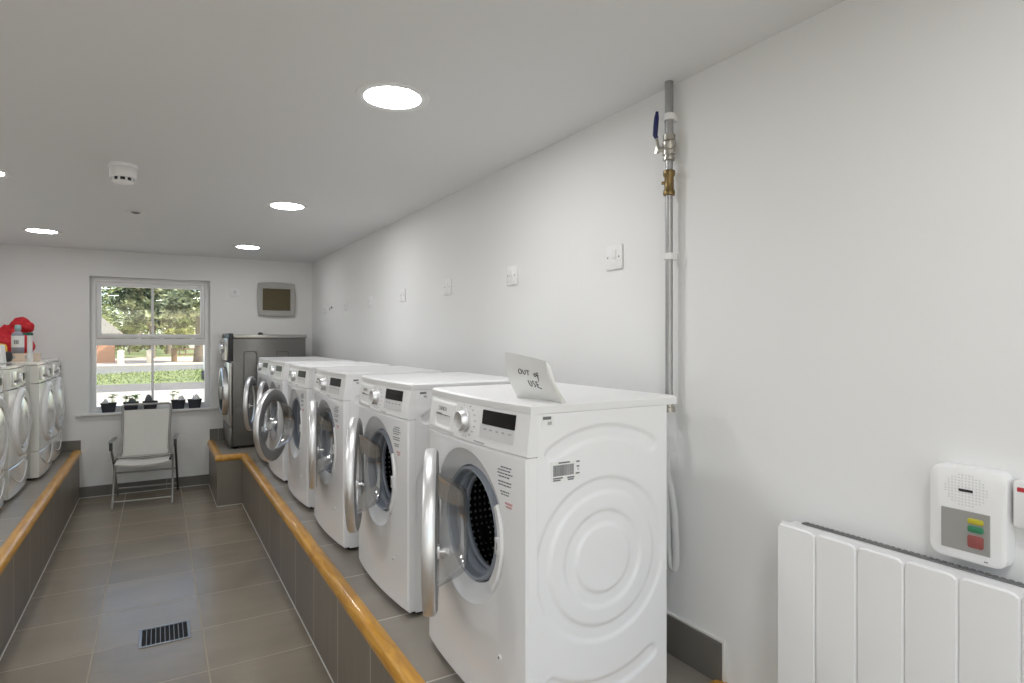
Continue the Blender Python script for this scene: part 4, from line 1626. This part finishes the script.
t = thing('detergent_bottle', 'grey bottle with white label and pale teal cap standing in the cardboard tray', 'bottle', (-0.905, 5.755, ZT + 0.005))
mb = MB()
mb.lathe([(0.0, 0.0), (0.034, 0.0), (0.038, 0.008), (0.038, 0.185), (0.034, 0.200), (0.018, 0.212), (0.016, 0.226)], 32, (0, 0, 0), 'Z')
mb.build('bottle_body', M_BOTG, t)
mb = MB()
mb.lathe([(0.0386, 0.095), (0.0386, 0.182)], 32, (0, 0, 0), 'Z')
lb_ = mb.build('bottle_label', M_PAPER, t)
mb = MB()
for k in range(3):
    mb.box((-0.016 + 0.010 * k, -0.0405, 0.120), (-0.010 + 0.010 * k, -0.0368, 0.150))
mb.build('label_print', M_INK, lb_)
mb = MB()
mb.lathe([(0.019, 0.224), (0.020, 0.228), (0.019, 0.258), (0.015, 0.264), (0.0, 0.265)], 28, (0, 0, 0), 'Z')
mb.build('bottle_cap', M_TEAL, t)

t = thing('squeeze_bottle', 'slim white bottle with dark green cap in front of the red bundle', 'bottle', (-0.800, 5.52, ZT + 0.001))
mb = MB()
mb.lathe([(0.0, 0.0), (0.017, 0.0), (0.019, 0.005), (0.016, 0.08), (0.0155, 0.175), (0.017, 0.19)], 28, (0, 0, 0), 'Z')
mb.build('bottle_body', M_PLAS, t)
mb = MB()
mb.lathe([(0.019, 0.188), (0.020, 0.192), (0.019, 0.208), (0.0, 0.210)], 24, (0, 0, 0), 'Z')
mb.box((-0.040, -0.008, 0.192), (-0.005, 0.008, 0.206), 0.003)
mb.build('bottle_cap', M_GREENC, t)

mb = MB()
mb.box((-0.045, -0.05, 0.0), (0.045, 0.05, 0.125), 0.010, 3)
mb.xf(lambda v: (v.x * (1 - v.z * 1.6), v.y, v.z))
o = mb.build('detergent_box', M_PAPER, loc=(-0.915, 5.12, ZT + 0.0005))
tag(o, 'white box on the machine at the left edge of the photo', 'box')
lump('yellow_cloth', (-0.985, 5.60, ZT + 0.0005), (0.050, 0.045, 0.075), 4, M_YEL, 'yellow cloth in front of the red bundle', 'cloth', 0.2, 16)
lump('black_cloth', (-0.915, 5.48, ZT + 0.0005), (0.026, 0.025, 0.042), 7, M_DARK, 'small black cloth between the white box and the grey bottle', 'cloth', 0.2, 16)

# ------------------------------------------------------------------ outside
GZ = -0.1
M_PAVE = pbr('pale_pavement', (0.66, 0.57, 0.45), 0.9, noise_amt=0.12, noise_scale=0.8)
M_ROAD = pbr('road_tarmac', (0.20, 0.175, 0.15), 0.9, noise_amt=0.2, noise_scale=1.5)
M_PATH = pbr('sandy_path', (0.72, 0.56, 0.43), 0.9, noise_amt=0.15, noise_scale=0.5)
M_GRASS = pbr('grass_green', (0.24, 0.275, 0.10), 0.85, noise_amt=0.4, noise_scale=2)
M_GRAV = pbr('grey_gravel', (0.25, 0.235, 0.20), 0.9, noise_amt=0.3, noise_scale=2)
M_BRICK = None


def strip(name, y0, y1, z, mat, label, cat, kind='structure'):
    m_ = MB()
    m_.box((-34, y0, z - 0.3), (34, y1, z))
    o_ = m_.build(name, mat, ang=0)
    return tag(o_, label, cat, kind=kind)


strip('pavement', YB + 0.25, 20.3, GZ, M_PAVE, 'pale sunlit pavement just outside the window', 'pavement')
strip('road', 20.3, 23.6, GZ, M_ROAD, 'dark strip of road beyond the pavement', 'road')
def slanted(name, ya, yb, sa, sb, mat, label, cat):
    """A strip whose long edges run at a slant: y = ya + sa * x ... y = yb + sb * x."""
    m_ = MB()
    prism(m_, [(-12, ya - 12 * sa), (12, ya + 12 * sa), (12, yb + 12 * sb), (-12, yb - 12 * sb)], GZ - 0.3, GZ, 0, 0)
    tag(m_.build(name, mat, ang=0), label, cat, kind='structure')


slanted('verge', 23.6, 32.3, 0, 0.6, M_GRASS, 'flat grass verge between road and footpath', 'verge')
slanted('gravel', 32.3, 40.2, 0.6, 0, M_GRAV, 'grey gravel strip behind the grass verge', 'gravel')
strip('footpath', 40.2, 58, GZ, M_PATH, 'pale sandy footpath running past the posts', 'path')
strip('lawn', 58, 110, GZ, M_GRASS, 'lawn under the trees beyond the path', 'lawn')
strip('bounce_paving', -22.0, YN - 0.12, GZ, M_PAVE, 'pale paving added outside the added glazed doors to bounce sunlight in', 'paving')  # unseen ground, added to bounce sunlight through the added doors onto the ceiling
rg = random.Random(11)
m_ = MB()
for k in range(5200):
    x, y = rg.uniform(-5.5, 5.0), rg.uniform(23.8, 35.0)
    if (abs(x - 1.5) < 0.25 and abs(y - 24.7) < 0.25) or y > 32.2 + 0.6 * x:
        continue
    a = rg.uniform(0, PI)
    h_ = rg.uniform(0.03, 0.08)
    dx, dy = 0.035 * math.cos(a), 0.035 * math.sin(a)
    lx, ly = rg.uniform(-0.05, 0.05), rg.uniform(-0.05, 0.05)
    m_.poly([(x - dx, y - dy, GZ), (x + dx, y + dy, GZ), (x + lx, y + ly, GZ + h_)])
tag(m_.build('grass', M_GRASS, ang=0, recalc=False), 'short sunlit grass growing on the verge outside', 'grass', kind='stuff')


def leaf_mat(name, c0, c1):
    m_ = bpy.data.materials.new(name)
    m_.use_nodes = True
    nt = m_.node_tree
    L = nt.links.new
    b = nt.nodes['Principled BSDF']
    out = nt.nodes['Material Output']
    oi = nt.nodes.new('ShaderNodeTexCoord')
    n = nt.nodes.new('ShaderNodeTexNoise')
    n.inputs['Scale'].default_value = 1.3
    n.inputs['Detail'].default_value = 6
    L(oi.outputs['Object'], n.inputs['Vector'])
    cr = nt.nodes.new('ShaderNodeValToRGB')
    cr.color_ramp.elements[0].position = 0.42
    cr.color_ramp.elements[0].color = (*c0, 1)
    cr.color_ramp.elements[1].position = 0.60
    cr.color_ramp.elements[1].color = (*c1, 1)
    L(n.outputs['Fac'], cr.inputs[0])
    L(cr.outputs[0], b.inputs['Base Color'])
    b.inputs['Roughness'].default_value = 0.55
    tl = nt.nodes.new('ShaderNodeBsdfTranslucent')
    L(cr.outputs[0], tl.inputs[0])
    mx = nt.nodes.new('ShaderNodeMixShader')
    mx.inputs[0].default_value = 0.35
    L(b.outputs[0], mx.inputs[1])
    L(tl.outputs[0], mx.inputs[2])
    L(mx.outputs[0], out.inputs[0])
    return m_


M_LEAF = [leaf_mat('leaf_green', (0.035, 0.065, 0.018), (0.50, 0.55, 0.22)), leaf_mat('leaf_grey_green', (0.05, 0.08, 0.035), (0.62, 0.66, 0.40)),
          leaf_mat('leaf_yellow_green', (0.10, 0.13, 0.03), (0.58, 0.58, 0.20))]
M_BARK = pbr('tree_bark', (0.16, 0.13, 0.10), 0.9, noise_amt=0.35, noise_scale=3, bump=0.8, bump_scale=12)


def leaves(mb, rg_, blobs, n, size):
    tot = sum(b[3] ** 2 for b in blobs)
    for bx, by, bz, br in blobs:
        for k in range(int(n * br * br / tot)):
            d_ = Vector((rg_.gauss(0, 1), rg_.gauss(0, 1), rg_.gauss(0, 1))).normalized()
            rr_ = br * rg_.uniform(0.55, 1.03)
            p = Vector((bx, by, bz)) + Vector((d_.x * rr_, d_.y * rr_, d_.z * rr_ * 0.8))
            a = Vector((rg_.gauss(0, 1), rg_.gauss(0, 1), rg_.gauss(0, 0.6))).normalized()
            b = a.cross(Vector((rg_.gauss(0, 1), rg_.gauss(0, 1), rg_.gauss(0, 1)))).normalized()
            s = size * rg_.uniform(0.6, 1.25)
            mb.poly([p - a * s, p + b * s * 0.5, p + a * s, p - b * s * 0.5])


def tree(x, y, seed, label, h0, h1, rad, mi, n=5200, tr=0.35, nb=9, size=0.20):
    rg_ = random.Random(seed)
    t_ = thing('tree', label, 'tree', (x, y, GZ), 0, 'trees beyond the path')
    m1 = MB()
    m1.tube([(0, 0, 0), (0.05, 0.02, h0 * 0.5), (0.0, 0.1, h0 * 1.2), (0.15, 0.1, h1 * 0.8)], [tr * 1.25, tr, tr * 0.8, tr * 0.25], 12)
    blobs = []
    for k in range(nb):
        a = 2 * PI * k / nb + rg_.uniform(-0.3, 0.3)
        rr_ = rad * rg_.uniform(0.25, 0.75)
        z = h0 + (h1 - h0) * rg_.uniform(0.12, 0.95)
        p = (rr_ * math.cos(a), rr_ * math.sin(a), z)
        blobs.append((*p, rad * rg_.uniform(0.34, 0.55)))
        m1.tube([(0, 0.05, h0 * 0.9 + k * 0.1), (p[0] * 0.5, p[1] * 0.5, (z + h0) / 2 + 0.2), p], [tr * 0.35, tr * 0.22, tr * 0.06], 7)
    m1.build('trunk', M_BARK, t_)
    m2 = MB()
    leaves(m2, rg_, blobs, n, size)
    m2.build('crown', M_LEAF[mi], t_, ang=0, recalc=False)


def bush(x, y, seed, label, blobs, mi, n, size=0.13):
    rg_ = random.Random(seed)
    t_ = thing('bush', label, 'bush', (x, y, GZ), 0, 'bushes beyond the path')
    m2 = MB()
    leaves(m2, rg_, blobs, n, size)
    m2.build('foliage', M_LEAF[mi], t_, ang=0, recalc=False)
    m1 = MB()
    for bx, by, bz, br in blobs:
        m1.tube([(bx * 0.8, by * 0.8, 0), (bx, by, bz)], [0.07, 0.02], 6)
    m1.build('stem', M_BARK, t_)


tree(2.45, 44.2, 21, 'tree with a thick trunk at the right side of the window, beside the path', 3.1, 7.5, 2.9, 1, 6500, 0.40)
tree(-6.3, 62, 22, 'broad dark tree on the left seen through the upper sash', 1.9, 10, 4.3, 0, 8500, 0.4, 12)
tree(-0.42, 55, 23, 'tall grey-green tree in the middle of the upper sash', 1.7, 9.0, 3.1, 1, 8500, 0.20, 12)
tree(0.9, 69, 24, 'dark tree behind the middle tree, right of the glazing bar', 1.6, 10, 2.9, 0, 6500, 0.25, 12)
tree(-2.6, 84, 25, 'hazy tree farthest away between the left and middle trees', 1.5, 15, 6.5, 1, 6500, 0.45, 11, 0.24)
bush(-3.0, 73, 31, 'yellow-green sunlit bush low in the left of the upper sash', [(0, 0, 1.6, 1.1), (0.6, 0.1, 2.6, 0.9), (-0.6, 0.1, 1.3, 0.8)], 2, 1500, 0.14)
bush(-0.6, 80, 32, 'green hedge-like bush on the lawn behind the middle post', [(-1.6, 0, 0.8, 0.9), (0, 0, 0.9, 1.0), (1.5, 0.2, 0.8, 0.9), (3.0, 0, 0.7, 0.8)], 0, 2600)
bush(1.7, 62.5, 33, 'yellow-green bush low right of the middle under the trees', [(0, 0, 1.5, 0.8), (0.6, 0.1, 2.1, 0.7), (-0.6, 0.1, 1.9, 0.7)], 2, 1500, 0.13)
bush(-5.2, 78, 34, 'dark green bush beyond the pavilion', [(0, 0, 0.8, 1.1), (1.2, 0, 0.9, 1.0)], 0, 1600)

def post(x, y, h_, mat, label):
    t_ = thing('bollard', label, 'post', (x, y, GZ), 0, 'wooden posts along the path')
    m_ = MB()
    m_.box((-0.17, -0.15, 0), (0.17, 0.15, h_), 0.03)
    m_.build('shaft', mat, t_)
    m_ = MB()
    m_.rings([[(x_, y_, h_) for x_, y_ in rrect(0.38, 0.34, 0.03, 3)], [(x_, y_, h_ + 0.05) for x_, y_ in rrect(0.38, 0.34, 0.03, 3)], [(x_, y_, h_ + 0.13) for x_, y_ in rrect(0.16, 0.14, 0.03, 3)]], True, True, True)
    m_.build('cap', mat, t_)


M_POSTL = pbr('pale_timber', (0.68, 0.60, 0.46), 0.8, noise_amt=0.15, noise_scale=4)
M_POSTD = pbr('weathered_timber', (0.24, 0.15, 0.09), 0.85, noise_amt=0.2, noise_scale=4)
post(-1.93, 43.0, 0.72, M_POSTL, 'pale post left of the glazing bar, right of the brick wall')
post(-0.45, 43.8, 0.72, M_POSTL, 'pale post half hidden behind the glazing bar')
post(0.93, 45.9, 0.80, M_POSTD, 'dark brown post carrying the left end of the fence rails')
t = thing('fence_rails', 'two dark horizontal rails between the brown post and the tree', 'fence', (0, 0, GZ))
for z in (0.42, 0.78):
    mb = MB()
    mb.box((1.13, 45.85, z), (3.6, 45.95, z + 0.10), 0.01)
    mb.build('rail', M_POSTD, t)


def brick_mat():
    m_ = bpy.data.materials.new('red_brickwork')
    m_.use_nodes = True
    nt = m_.node_tree
    L = nt.links.new
    b = nt.nodes['Principled BSDF']
    tc = nt.nodes.new('ShaderNodeTexCoord')
    mp = nt.nodes.new('ShaderNodeMapping')
    mp.inputs['Rotation'].default_value = (PI / 2, 0, 0)
    L(tc.outputs['Object'], mp.inputs[0])
    bt = nt.nodes.new('ShaderNodeTexBrick')
    bt.inputs['Color1'].default_value = (0.45, 0.20, 0.10, 1)
    bt.inputs['Color2'].default_value = (0.36, 0.15, 0.08, 1)
    bt.inputs['Mortar'].default_value = (0.45, 0.38, 0.30, 1)
    bt.inputs['Scale'].default_value = 4.0
    bt.inputs['Mortar Size'].default_value = 0.02
    L(mp.outputs[0], bt.inputs['Vector'])
    L(bt.outputs['Color'], b.inputs['Base Color'])
    b.inputs['Roughness'].default_value = 0.9
    return m_


t = thing('brick_wall', 'red brick boundary wall at the left of the lower sash', 'wall', (-4.1, 46.0, GZ))
mb = MB()
mb.box((-3.2, -0.22, 0), (1.72, 0.22, 1.55))
mb.build('brickwork', brick_mat(), t, ang=0)
mb = MB()
mb.box((-3.25, -0.28, 1.55), (1.77, 0.28, 1.66), 0.02)
mb.build('coping', M_GRAV, t)
t = thing('pavilion', 'pale tent-roofed pavilion low in the left of the upper sash', 'building', (-3.75, 52.0, GZ))
mb = MB()
mb.box((-1.2, -1.0, 0), (1.0, 1.0, 1.86))
mb.build('wall', pbr('pavilion_render', (0.42, 0.40, 0.38), 0.8, noise_amt=0.1), t, ang=0)
mb = MB()
mb.rings([[(-1.6, -1.4, 1.80), (1.5, -1.4, 1.80), (1.5, 1.4, 1.80), (-1.6, 1.4, 1.80)], [(-1.6, -1.4, 1.92), (1.5, -1.4, 1.92), (1.5, 1.4, 1.92), (-1.6, 1.4, 1.92)], [(0.05, -0.1, 3.0), (0.35, -0.1, 3.0), (0.35, 0.1, 3.0), (0.05, 0.1, 3.0)]], True, True, True)
mb.build('roof', pbr('pavilion_roof', (0.25, 0.23, 0.20), 0.7, noise_amt=0.1), t, ang=20)
t = thing('marker_post', 'white marker post with dark foot at the right edge of the lower sash', 'post', (1.50, 24.7, GZ))
mb = MB()
mb.box((-0.07, -0.07, 0.35), (0.07, 0.07, 1.45), 0.02)
mb.build('shaft', M_UPVC, t)
mb = MB()
mb.box((-0.13, -0.10, 0), (0.11, 0.10, 0.35), 0.02)
mb.build('foot', M_DARK, t)
